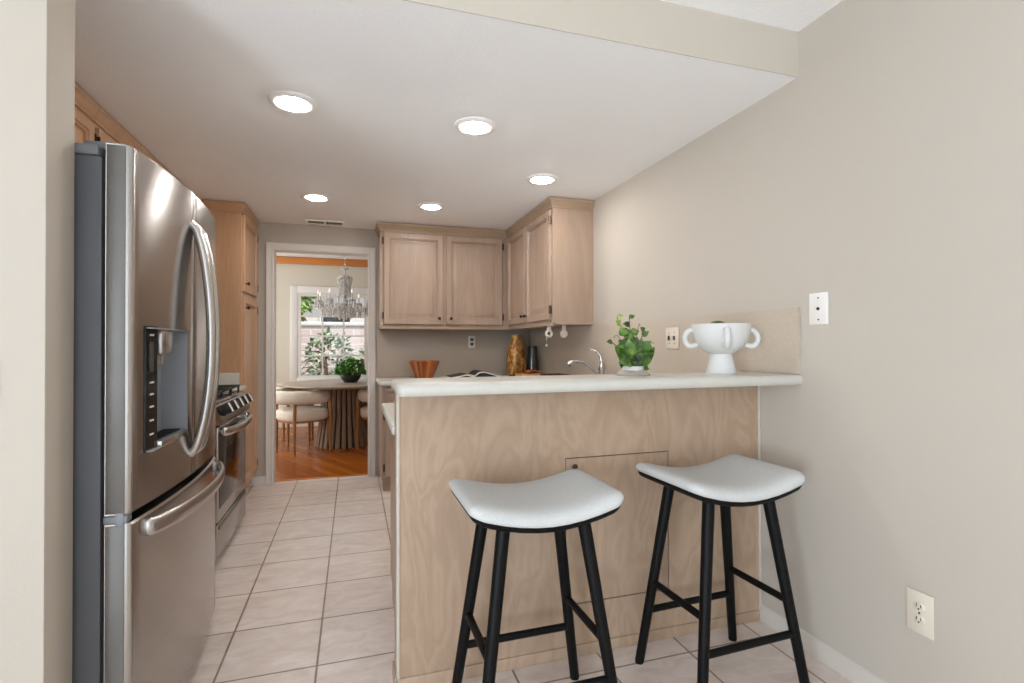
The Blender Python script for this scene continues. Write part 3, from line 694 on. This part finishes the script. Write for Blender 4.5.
vx, vy = 1.449, 1.755
v = thing('footed_bowl', 'white matte ceramic footed bowl with looped handles on the bar', 'bowl', (vx, vy, ZB))
bw = B().lathe([(r_*.968, z_) for r_, z_ in [(.0610, ZB), (.0620, ZB+.003), (.0610, ZB+.008), (.0520, ZB+.046), (.0440, ZB+.079), (.0440, ZB+.083), (.060, ZB+.090), (.086, ZB+.107), (.105, ZB+.132), (.115, ZB+.164), (.119, ZB+.200), (.1185, ZB+.2045), (.114, ZB+.2045), (.111, ZB+.170), (.098, ZB+.128), (.06, ZB+.099), (.005, ZB+.093)]],(vx, vy, 0), 56)
obj('bowl', bw, 'ceramic', v)
for k in range(4):
    a = math.radians(-119.6+90*k); d_ = Vector((math.cos(a), math.sin(a), 0)); c0 = Vector((vx, vy, ZB))
    P = smoothpts([c0+d_*.104+Vector((0, 0, .178)), c0+d_*.121+Vector((0, 0, .180)), c0+d_*.136+Vector((0, 0, .166)), c0+d_*.141+Vector((0, 0, .144)), c0+d_*.133+Vector((0, 0, .122)), c0+d_*.118+Vector((0, 0, .114)), c0+d_*.092+Vector((0, 0, .120))], 6)
    obj('handle', B().tube(P, .0125, 12, flat=.85, up=d_.cross(Vector((0, 0, 1)))), 'ceramic', v)
tag(obj('moss_ball', B().ball((vx-.008, vy+.01, ZB+.168), .052, 12), 'moss', at=(vx, vy, ZB+.1)), 'dark green moss ball inside the white footed bowl', 'ornament')

# ------------------------------------------------------------------ bar stools
def saddle(x, hw): return -.006+.048*(abs(x)/hw)**1.9
def sup(hw, hd, s, z, n=56, e=6.5, lift=True, zq=1.0):
    out = []
    for i in range(n):
        a = 2*PI*i/n; ca, sa = math.cos(a), math.sin(a)
        x = hw*s*math.copysign(abs(ca)**(2/e), ca); y = hd*s*math.copysign(abs(sa)**(2/e), sa)
        out.append((x, y, z+(saddle(x, hw) if lift else 0)))
    return out
def rring(hw, hd, s, z, r=.042):
    """rounded rectangle ring, 72 points, lifted by the saddle curve"""
    out = []
    for cx, cy, a0 in ((1, 1, 0), (-1, 1, 90), (-1, -1, 180), (1, -1, 270)):
        arc = [(cx*(hw-r)+r*math.cos(math.radians(a0+9*k)), cy*(hd-r)+r*math.sin(math.radians(a0+9*k))) for k in range(11)]
        out += arc
        nx = {0: (-(hw-r), hd), 90: (-hw, -(hd-r)), 180: (hw-r, -hd), 270: (hw, hd-r)}[a0]
        out += [(lerp(arc[-1][0], nx[0], k/8), lerp(arc[-1][1], nx[1], k/8)) for k in range(1, 8)]
    return [(x*s, y*s, z+saddle(x*s, hw)) for x, y in out]
def make_stool(label):
    t = thing('bar_stool', label, 'stool', (0, 0, 0), 'saddle stools at the bar')
    hw, hd = .242, .185
    prof = [(.05, .6925), (.5, .6925), (.96, .6925), (.988, .695), (1.0, .702), (.998, .710), (.982, .718), (.94, .726), (.85, .733), (.70, .7365), (.5, .7375), (.25, .737), (.04, .7365)]
    obj('seat_cushion', B().rings([rring(hw, hd, s, z) for s, z in prof]), 'linen', t, smooth=True)
    obj('seat_board', B().rings([rring(hw*.985, hd*.985, s, z) for s, z in ((.05, .675), (.5, .675), (.93, .675), (.965, .678), (.985, .685), (.985, .6935), (.5, .6935), (.05, .6935))]), 'blackwood', t)
    tops = {}
    for sx in (-1, 1):
        for sy in (-1, 1):
            A = Vector((sx*.2227, -.179 if sy < 0 else .166, 0)); T = Vector((sx*.1265, sy*.105, .689)); tops[sx, sy] = (A, T)
            obj('leg', B().tube([A, A+Vector((0, 0, .004)), lerp(A, T, .5), T], [.0155, .0165, .0185, .0205], 16, up=(0, 1, 0)), 'blackwood', t)
    def at(s, z): A, T = tops[s]; return A+(T-A)*(z/.689)
    for sy, z in ((-1, .203), (1, .203)): obj('stretcher', B().tube([at((-1, sy), z), at((1, sy), z)], .0125, 12), 'blackwood', t)
    for sx, z in ((-1, .312), (1, .312)): obj('stretcher', B().tube([at((sx, -1), z), at((sx, 1), z)], .0125, 12), 'blackwood', t)
    return t
def copy_tree(o, parent=None):
    c_ = o.copy(); COL.objects.link(c_); c_.parent = parent
    for ch in list(o.children): copy_tree(ch, c_)
    return c_
st = make_stool('black bar stool with oatmeal saddle seat nearest the kitchen aisle')
st.location = (.5456, 1.542, 0); st.rotation_euler.z = math.radians(.5)
st2 = copy_tree(st); st2['label'] = 'black bar stool with oatmeal saddle seat standing beside the right wall'
st2.location = (1.269, 1.563, 0); st2.rotation_euler.z = math.radians(2.27)

# ------------------------------------------------------------------ outlets and switches
def plate_on_right(name, label, cat, y0, y1, z0, z1, xw, mat, build):
    t = thing(name, label, cat, (xw, (y0+y1)/2, (z0+z1)/2))
    obj('plate', B().box(xw-.006, xw-.0005, y0, y1, z0, z1, .003), mat, t); build(t, xw-.006, (y0+y1)/2, (z0+z1)/2); return t
def screw_r(t, x, y, z): obj('screw', B().lathe([(.0035, 0), (.003, .0012), (.0005, .0014)], (x, y, z), 10, (-1, 0, 0)), 'slot', t)
def duplex(t, x, y, z):
    for dz in (-.0205, .0205):
        s = obj('socket', B().rings([[(x-w, y+.0165*k*math.cos(a), z+dz+max(-.0125, min(.0125, .0165*k*math.sin(a)))) for a in [2*PI*i/24 for i in range(24)]] for w, k in ((0, 1), (.0018, 1), (.0025, .94))]), 'plate', t)
        obj('slots', B().box(x-.0032, x-.002, y-.0075, y-.0052, z+dz-.002, z+dz+.0075).box(x-.0032, x-.002, y+.0052, y+.0075, z+dz-.002, z+dz+.0085).lathe([(.0028, .002), (.0028, .0032)], (x, y, z+dz-.0075), 10, (-1, 0, 0)), 'slot', s)
    screw_r(t, x, y, z)
plate_on_right('wall_outlet', 'ivory duplex outlet low on the right wall near the baseboard', 'outlet', 1.124, 1.206, .292, .425, XR, 'plate', duplex)
def jack(t, x, y, z):
    obj('jack', B().lathe([(.006, 0), (.006, .003), (.004, .006), (.0005, .006)], (x, y, z), 12, (-1, 0, 0)), 'slot', t)
    screw_r(t, x, y, z+.042); screw_r(t, x, y, z-.042)
plate_on_right('wall_jack', 'white cable jack plate on the right wall just outside the backsplash', 'wall plate', 1.483, 1.567, 1.286, 1.409, XR, 'platew', jack)
def combo(t, x, y, z):
    for dy in (-.024, .024):
        obj('toggle', B().box(x-.009, x, y+dy-.005, y+dy+.005, z-.012, z+.012, .002), 'slot' if dy > 0 else 'marker', t)
        screw_r(t, x, y+dy, z+.030); screw_r(t, x, y+dy, z-.030)
plate_on_right('light_switch', 'ivory double switch plate on the backsplash beside the white footed bowl', 'switch', 2.392, 2.512, 1.187, 1.307, 1.702, 'plate', combo)
t = thing('wall_outlet', 'ivory duplex outlet on the back wall backsplash under the wall cabinet', 'outlet', (1.105, 4.889, 1.243))
obj('plate', B().box(1.07, 1.14, 4.883, 4.8885, 1.184, 1.302, .003), 'platew', t)
for dz in (-.022, .022):
    s = obj('socket', B().box(1.089, 1.121, 4.881, 4.8835, 1.243+dz-.014, 1.243+dz+.014, .001), 'marker', t)
    obj('slots', B().box(1.098, 1.100, 4.8795, 4.8812, 1.243+dz-.002, 1.243+dz+.008).box(1.110, 1.112, 4.8795, 4.8812, 1.243+dz-.002, 1.243+dz+.008), 'slot', s)
t = thing('light_switch', 'white switch plate on the left wall at the left edge of view', 'switch', (-.823, 1.486, 1.12))
obj('plate', B().box(-.860, -.7865, 1.480, 1.4855, 1.063, 1.178, .003), 'platew', t)
obj('toggle', B().box(-.828, -.818, 1.470, 1.481, 1.108, 1.133, .002), 'platew', t)

# ------------------------------------------------------------------ ceiling lights and vent
LPOS = [(-.258, 2.442, 'recessed ceiling light nearest the refrigerator, front left of five'), (.571, 2.445, 'recessed ceiling light above the left end of the peninsula'),
        (-.262, 3.952, 'recessed ceiling light in front of the ceiling vent'), (.572, 3.950, 'recessed ceiling light before the two-door back wall cabinet'), (1.169, 3.099, 'recessed ceiling light nearest the right wall, above the sink')]
proto = None
for x, y, lab in LPOS:
    if proto is None:
        proto = thing('ceiling_light', lab, 'ceiling light', (x, y, ZC), 'recessed lights in the kitchen ceiling')
        obj('trim_ring', B().lathe([(.103, ZC), (.103, ZC-.004), (.096, ZC-.009), (.078, ZC-.011), (.070, ZC-.009), (.064, ZC-.004), (.062, ZC)], (x, y, 0), 40, caps=False), 'ring', proto)
        obj('lens', B().lathe([(.0600, ZC-.001), (.058, ZC-.011), (.047, ZC-.017), (.025, ZC-.021), (.002, ZC-.022)], (x, y, 0), 32), 'lens', proto)
    else:
        o = copy_tree(proto); o.location = (x, y, ZC); o['label'] = lab
t = thing('ceiling_vent', 'white louvered ceiling vent near the dining room doorway', 'vent', (-.24, 4.745, ZC))
obj('frame', B().box(-.40, -.08, 4.670, 4.690, ZC-.008, ZC, .002).box(-.40, -.08, 4.80, 4.82, ZC-.008, ZC, .002).box(-.40, -.38, 4.69, 4.80, ZC-.008, ZC, .002).box(-.10, -.08, 4.69, 4.80, ZC-.008, ZC, .002).box(-.25, -.23, 4.69, 4.80, ZC-.008, ZC), 'ring', t)
obj('duct', B().box(-.38, -.10, 4.69, 4.80, ZC-.0015, ZC-.0005), 'dark_line', t)
for k in range(18):
    x = -.372+k*.0158
    if abs(x+.24) > .012: obj('louver', B().faces([(x, 4.69, ZC-.002), (x+.003, 4.69, ZC-.002), (x+.006, 4.69, ZC-.008), (x+.003, 4.69, ZC-.008), (x, 4.80, ZC-.002), (x+.003, 4.80, ZC-.002), (x+.006, 4.80, ZC-.008), (x+.003, 4.80, ZC-.008)], [(0, 1, 2, 3), (4, 5, 6, 7), (0, 1, 5, 4), (1, 2, 6, 5), (2, 3, 7, 6), (3, 0, 4, 7)]), 'ring', t)

# ------------------------------------------------------------------ things on the back worktop
ZW = .9145
n = 12
def facet(r, z, tw=0): return [(.592+r*math.cos(2*PI*(i+.5)/n)*(1+.035*(-1)**i), 4.53+r*math.sin(2*PI*(i+.5)/n)*(1+.035*(-1)**i), z) for i in range(n)]
tag(obj('wooden_bowl', B().rings([facet(.075, ZW), facet(.080, ZW+.004), facet(.115, ZW+.085), facet(.141, ZW+.158), facet(.134, ZW+.160), facet(.108, ZW+.088), facet(.070, ZW+.02), facet(.01, ZW+.016)]), 'acacia', at=(.592, 4.53, ZW), smooth=False),
    'striped wooden bowl with flared faceted sides on the back worktop', 'bowl')
bk = thing('open_book', 'open book with dark printed pages lying on the back worktop', 'book', (1.03, 4.47, ZW))
def pages(pts, th, y0=4.33, y1=4.62):
    return B().rings([[(x, y0, z) for x, z in pts]+[(x, y0, z-th) for x, z in pts[::-1]], [(x, y1, z) for x, z in pts]+[(x, y1, z-th) for x, z in pts[::-1]]])
L_ = [(v_.x, v_.z) for v_ in smoothpts([(.78, 0, ZW+.018), (.86, 0, ZW+.030), (.94, 0, ZW+.044), (1.00, 0, ZW+.026)], 5)]
R_ = [(v_.x, v_.z) for v_ in smoothpts([(1.00, 0, ZW+.026), (1.05, 0, ZW+.064), (1.11, 0, ZW+.064), (1.20, 0, ZW+.038), (1.26, 0, ZW+.024)], 5)]
obj('cover', B().box(.79, 1.27, 4.325, 4.625, ZW, ZW+.004, .0015), 'print', bk)
obj('left_pages', pages([(x, z-.003) for x, z in L_], .010), 'paper', bk); obj('right_pages', pages([(x, z-.003) for x, z in R_], .010), 'paper', bk)
obj('left_print', pages(L_[1:-1], .0015, 4.34, 4.61), 'print', bk); obj('right_print', pages(R_[1:-1], .0015, 4.34, 4.61), 'print', bk)
obj('page_shade', B().rings([[(x, y, z) for x, z in ((.80, ZW+.004), (1.01, ZW+.004), (1.06, ZW+.004), (1.24, ZW+.004), (1.20, ZW+.024), (1.11, ZW+.050), (1.05, ZW+.050), (1.00, ZW+.013), (.94, ZW+.030), (.86, ZW+.016))] for y in (4.345, 4.60)]), 'print', bk)  # dark fill under the pages, put in as the book's shadow
tag(obj('bottle_vase', B().lathe([(.062, ZW), (.070, ZW+.006), (.086, ZW+.05), (.092, ZW+.13), (.090, ZW+.20), (.078, ZW+.265), (.058, ZW+.315), (.046, ZW+.350), (.044, ZW+.385), (.047, ZW+.392), (.043, ZW+.392), (.040, ZW+.36), (.01, ZW+.30)], (1.446, 4.52, 0), 36), 'gold', at=(1.446, 4.52, ZW)), 'tall mottled gold brown bottle vase in the worktop corner', 'vase')
tag(obj('dark_vase', B().lathe([(.055, ZW), (.060, ZW+.004), (.058, ZW+.10), (.050, ZW+.20), (.045, ZW+.285), (.041, ZW+.285), (.045, ZW+.20), (.052, ZW+.02), (.01, ZW+.012)], (1.615, 4.56, 0), 28), 'smoke', at=(1.615, 4.56, ZW)), 'slender dark vase form in the corner right of the gold bottle vase', 'vase')  # slender dark form right of the bottle vase
cb = thing('cutting_board', 'pale wooden cutting board lying in front of the gold bottle vase', 'cutting board', (1.50, 4.29, ZW))
obj('board', B().box(1.40, 1.67, 4.18, 4.42, ZW, ZW+.040, .006, 3), 'board', cb)
pd = thing('serving_tray', 'small dark walnut tray on the right worktop beyond the faucet', 'tray', (1.56, 3.86, ZW))
obj('base', B().box(1.475, 1.655, 3.77, 3.95, ZW, ZW+.012, .003), 'darkwood', pd)
rim = B()
for a_ in ((1.47, 1.66, 3.765, 3.777), (1.47, 1.66, 3.943, 3.955), (1.47, 1.482, 3.777, 3.943), (1.648, 1.66, 3.777, 3.943)): rim.box(*a_, ZW, ZW+.060, .003)
obj('rim', rim, 'darkwood', pd)
sc = thing('wooden_scoop', 'small copper toned scoop resting on the cutting board', 'scoop', (1.52, 4.32, ZW+.040))
obj('bowl', B().lathe([(.012, ZW+.0405), (.034, ZW+.052), (.042, ZW+.072), (.039, ZW+.072), (.030, ZW+.054), (.003, ZW+.048)], (1.50, 4.32, 0), 20), 'copper', sc)
obj('grip', B().tube([(1.535, 4.315, ZW+.067), (1.64, 4.28, ZW+.052)], .006, 8), 'copper', sc)
for x, lab in ((1.412, 'white cup hook with a dangling cord under the right wall cabinet'), (1.532, 'white cup hook without cord under the right wall cabinet')):
    y = 3.60; t = thing('cup_hook', lab, 'hook', (x, y, 1.36))
    obj('stem', B().box(x-.016, x+.016, y-.006, y+.006, 1.312, 1.3615, .003), 'plate', t)
    obj('ring', B().tube([(x+.022*math.cos(a), y, 1.296+.022*math.sin(a)) for a in [2*PI*i/20 for i in range(20)]], .0105, 8, closed=True, up=(0, 1, 0)), 'plate', t)
    if x < 1.5:
        cdn = obj('cord', B().tube([(x-.018, y, 1.287), (x-.021, y, 1.25), (x-.021, y, 1.215)], .0022, 6), 'plate', t)
        obj('cord_bead', B().ball((x-.021, y, 1.208), .010, 6), 'plate', cdn)
    else: obj('disc', B().lathe([(.019, -.003), (.019, .003), (.012, .005)], (x, y, 1.298), 20, (0, -1, 0)), 'plate', t)

# ------------------------------------------------------------------ dining room
TX, TY = -.11, 6.63
t = thing('dining_table', 'round dining table with a fluted pedestal in the dining room', 'table', (TX, TY, 0))
obj('tabletop', B().lathe([(.60, .715), (.66, .722), (.698, .735), (.702, .742), (.698, .752), (.685, .757), (.01, .757)], (TX, TY, 0), 72), 'tabletop', t)
core = obj('pedestal', B().lathe([(.315, .002), (.315, .02), (.30, .03), (.255, .35), (.235, .60), (.235, .715)], (TX, TY, 0), 48), 'slatdark', t)
for k in range(28):
    a = 2*PI*k/28; ca, sa = math.cos(a), math.sin(a); b = B(); loops = []
    for r_, z in ((.330, .003), (.322, .06), (.272, .35), (.252, .60), (.250, .714)):
        hw_ = .021 if z > .3 else .024
        loops.append([(TX+ca*(r_+o)-sa*w_, TY+sa*(r_+o)+ca*w_, z) for o, w_ in ((-.02, -hw_), (.006, -hw_), (.012, -hw_*.5), (.012, hw_*.5), (.006, hw_), (-.02, hw_))])
    obj('slat', b.rings(loops), 'slat', t)
def make_chair(label):
    t = thing('dining_chair', label, 'chair', (0, 0, 0), 'boucle armchairs around the dining table')
    obj('seat', B().rings([sup(.27, .255, s, z, 40, 2.8, False) for s, z in ((.93, .365), (.985, .378), (1.01, .41), (1.01, .445), (.98, .472), (.88, .488), (.6, .496), (.05, .498))]), 'boucle', t, smooth=True)
    obj('seat_frame', B().rings([sup(.268, .252, s, z, 40, 2.8, False) for s, z in ((.9, .345), (.95, .347), (.95, .376), (.9, .377))]), 'chairwood', t)
    A = [math.radians(138+k*(264/24)) for k in range(25)]                                  # wraps the back, open to +y
    pts = [(.305*math.cos(a), .29*math.sin(a), .634) for a in A]
    obj('backrest', B().tube(pts, [.045, .068]+[.076]*21+[.068, .045], 14, flat=.62), 'boucle', t, smooth=True)
    for sx in (-1, 1):
        for y in (-.20, .21):
            x = sx*(.245 if y > 0 else .215)
            obj('leg', B().tube([(x, y, .003), (x, y, .36), (x*1.02, y*.98, .610)], [.0145, .019, .018], 12, up=(0, 1, 0)), 'chairwood', t)
    return t
ch = make_chair('cream boucle armchair nearest the doorway, left of the table pedestal')
def put(o, x, y, fx_, fy_): o.location = (x, y, 0); o.rotation_euler.z = math.atan2(fy_, fx_)-PI/2
put(ch, -.565, 6.345, .85, .53)
c2 = copy_tree(ch); c2['label'] = 'cream boucle armchair partly behind the right door casing, right of the table pedestal'; put(c2, .36, 6.30, -.80, .60)
c3 = copy_tree(ch); c3['label'] = 'cream boucle armchair behind the nearest one, toward the dining window'; put(c3, -.82, 7.05, .86, -.50)

bp = thing('potted_plant', 'bushy bright green plant in a black bowl on the dining table', 'plant', (-.04, 6.62, .757))
bx, by = -.035, 6.60
obj('bowl', B().lathe([(.07, .757), (.075, .760), (.108, .80), (.124, .835), (.120, .862), (.108, .872), (.100, .866), (.02, .85)], (bx, by, 0), 32), 'bowlblack', bp)
fo = B(); rr = random.Random(11)
for k in range(620):
    u = rr.uniform(-.35, 1); a = rr.uniform(0, 2*PI); s = math.sqrt(1-u*u); rad = rr.uniform(.75, 1.0)
    d = Vector((s*math.cos(a), s*math.sin(a), u)); q = Vector((bx, by, .90))+Vector((d.x*.165, d.y*.165, d.z*.125))*rad
    leaf(fo, q, d+Vector((rr.uniform(-.6, .6), rr.uniform(-.6, .6), rr.uniform(-.3, .6))), d, rr.uniform(.03, .05), rr.uniform(.011, .017), .3, 3)
obj('foliage', fo, 'fern', bp, smooth=True)
# chandelier
cx_, cy_ = -.105, 6.63
k_ = thing('chandelier', 'crystal chandelier with candle arms above the dining table', 'chandelier', (cx_, cy_, ZD))
obj('canopy', B().lathe([(.065, ZD-.001), (.065, ZD-.012), (.04, ZD-.03), (.012, ZD-.04)], (cx_, cy_, 0), 20), 'chrome', k_)
chn = B()
for i in range(9):
    z = ZD-.04-i*.034; a = (i % 2)*PI/2
    chn.tube([(cx_+.010*math.cos(p_)*math.cos(a), cy_+.010*math.cos(p_)*math.sin(a), z-.019+.022*math.sin(p_)) for p_ in [2*PI*j/10 for j in range(10)]], .003, 6, closed=True, up=(math.sin(a), -math.cos(a), 0.01))
obj('chain', chn, 'chrome', k_)
obj('column', B().lathe([(.006, 2.20), (.05, 2.165), (.052, 2.155), (.010, 2.14), (.010, 2.09), (.085, 2.06), (.092, 2.045), (.085, 2.035), (.018, 2.03), (.022, 1.92), (.040, 1.86), (.022, 1.80), (.050, 1.74), (.085, 1.715), (.05, 1.68), (.02, 1.64), (.035, 1.60), (.006, 1.53)], (cx_, cy_, 0), 20), 'crystal', k_)
dr_ = B()
def drop(x, y, z, s):
    s *= 1.25
    dr_.lathe([(.0008, -s*1.6), (s*.62, -s*.4), (s*.5, s*.4), (.0008, s)], (x, y, z), 6)
for i in range(22):
    a = 2*PI*i/22
    for j in range(8): drop(cx_+.088*math.cos(a)*(1-.25*math.sin(PI*j/7)), cy_+.088*math.sin(a)*(1-.25*math.sin(PI*j/7)), 2.03-j*.030, .010)
for i in range(8):
    a = 2*PI*(i+.35)/8; ca, sa = math.cos(a), math.sin(a); rE = .34 if i % 2 else .315
    P = smoothpts([(cx_+ca*.05, cy_+sa*.05, 1.72), (cx_+ca*.14, cy_+sa*.14, 1.645), (cx_+ca*.25, cy_+sa*.25, 1.65), (cx_+ca*rE, cy_+sa*rE, 1.745)], 5)
    arm = obj('arm', B().tube(P, .0075, 8), 'crystal', k_)
    ex, ey = cx_+ca*rE, cy_+sa*rE
    obj('bobeche', B().lathe([(.008, 1.735), (.040, 1.752), (.043, 1.757), (.010, 1.750)], (ex, ey, 0), 14), 'crystal', arm)
    cn = obj('candle', B().lathe([(.009, 1.750), (.009, 1.83), (.007, 1.832)], (ex, ey, 0), 10), 'trim', arm)
    obj('bulb', B().lathe([(.004, 1.832), (.010, 1.845), (.009, 1.862), (.001, 1.885)], (ex, ey, 0), 10), 'bulb', arm)
    for q in range(8):
        b_ = 2*PI*q/8
        for j in range(3): drop(ex+.038*math.cos(b_), ey+.038*math.sin(b_), 1.738-j*.026, .0105)
    for f in (.35, .55, .78):
        for j in range(4): drop(cx_+ca*rE*f, cy_+sa*rE*f, 1.69-j*.030-.02*math.sin(PI*f), .0115)
    a2 = a+PI/8
    for j in range(9):
        f = .10+.24*math.sin(PI*(j+.5)/18+.3); drop(cx_+math.cos(a2)*(.08+.026*j), cy_+math.sin(a2)*(.08+.026*j), 1.70-.05*math.sin(PI*j/8), .011)
for ring, zz, nn in ((.12, 1.66, 16), (.19, 1.635, 22), (.27, 1.655, 28), (.07, 1.60, 10)):
    for i in range(nn):
        a = 2*PI*i/nn
        for j in range(3): drop(cx_+ring*math.cos(a), cy_+ring*math.sin(a), zz-j*.027, .0105)
cr = obj('crystal_drops', dr_, 'crystal', k_, smooth=False); cr['kind'] = 'stuff'

# ------------------------------------------------------------------ the garden beyond the dining window
struct('ground', B().box(-9, 10, 8.35, 22, -.2, -.05), 'soil')
gw = tag(obj('garden_wall', B().box(-6, 8, 11.2, 11.4, -.05, 1.62), 'block', at=(0, 11.3, 0)), 'long block garden wall beyond the dining window', 'wall')
cap = obj('cap', B().box(-6, 8, 11.16, 11.44, 1.62, 1.70, .01), 'stucco', gw)
nb = thing('neighbour_house', 'white neighbouring house behind the garden wall', 'house', (1.5, 15.5, 0))
obj('house_wall', B().box(-1.6, 8, 15, 19, -.05, 3.1), 'stucco', nb)
obj('roof', B().prism([(14.5, 3.0), (19.5, 3.0), (17, 4.4)], 'yz', -2.1, 8.5), 'bark', nb)
for x in (-.9, .45, 2.2):
    wdw = obj('window', B().box(x, x+.85, 14.96, 15.0, 1.1, 2.05), 'trim', nb); obj('pane', B().box(x+.05, x+.80, 14.95, 14.97, 1.15, 2.0), 'darkglass', wdw)
def bush(name, label, cat, c, r, n, ls, mat, seed, trunk=None):
    t = thing(name, label, cat, (c[0], c[1], -.05)); q = random.Random(seed); b = B()
    for i in range(n):
        u = q.uniform(-1, 1); a = q.uniform(0, 2*PI); s = math.sqrt(1-u*u); k = q.uniform(.35, 1)**.5
        d = Vector((s*math.cos(a), s*math.sin(a), u))
        leaf(b, Vector(c)+Vector((d.x*r[0], d.y*r[1], d.z*r[2]))*k, d+Vector((q.uniform(-.8, .8), q.uniform(-.8, .8), q.uniform(-.4, .8))), (q.uniform(-1, 1), q.uniform(-1, 1), 1), ls*q.uniform(.7, 1.3), ls*.3, .3, 3)
    obj('foliage', b, mat, t, smooth=True)
    tk = B(); q2 = random.Random(seed+1)
    for i in range(trunk or 5):
        a = q2.uniform(0, 2*PI); e = (c[0]+r[0]*.5*math.cos(a), c[1]+r[1]*.5*math.sin(a), c[2]+r[2]*.3)
        tk.tube(smoothpts([(c[0]+.03*math.cos(a), c[1]+.03*math.sin(a), -.05), (c[0]+r[0]*.2*math.cos(a), c[1]+r[1]*.2*math.sin(a), (c[2]-.05)*.55), e], 4), .022, 6)
    obj('stem', tk, 'bark', t)
bush('tree', 'leafy green tree above the garden wall at upper left of the dining window', 'tree', (-1.55, 11.9, 2.6), (.75, .5, 1.0), 1500, .17, 'hedge', 5, 4)
bush('shrub', 'tall pale green shrub in front of the garden wall behind the table plant', 'shrub', (-.42, 10.3, .85), (.46, .4, .62), 480, .12, 'shrub', 6)
bush('shrub', 'low dark shrub at the lower left of the dining window', 'shrub', (-1.18, 9.9, .48), (.24, .24, .42), 450, .12, 'shrub', 8)
bush('shrub', 'pale shrub behind the window mullion, right of the tall shrub', 'shrub', (.47, 10.5, .85), (.32, .32, .55), 500, .12, 'shrub', 9)
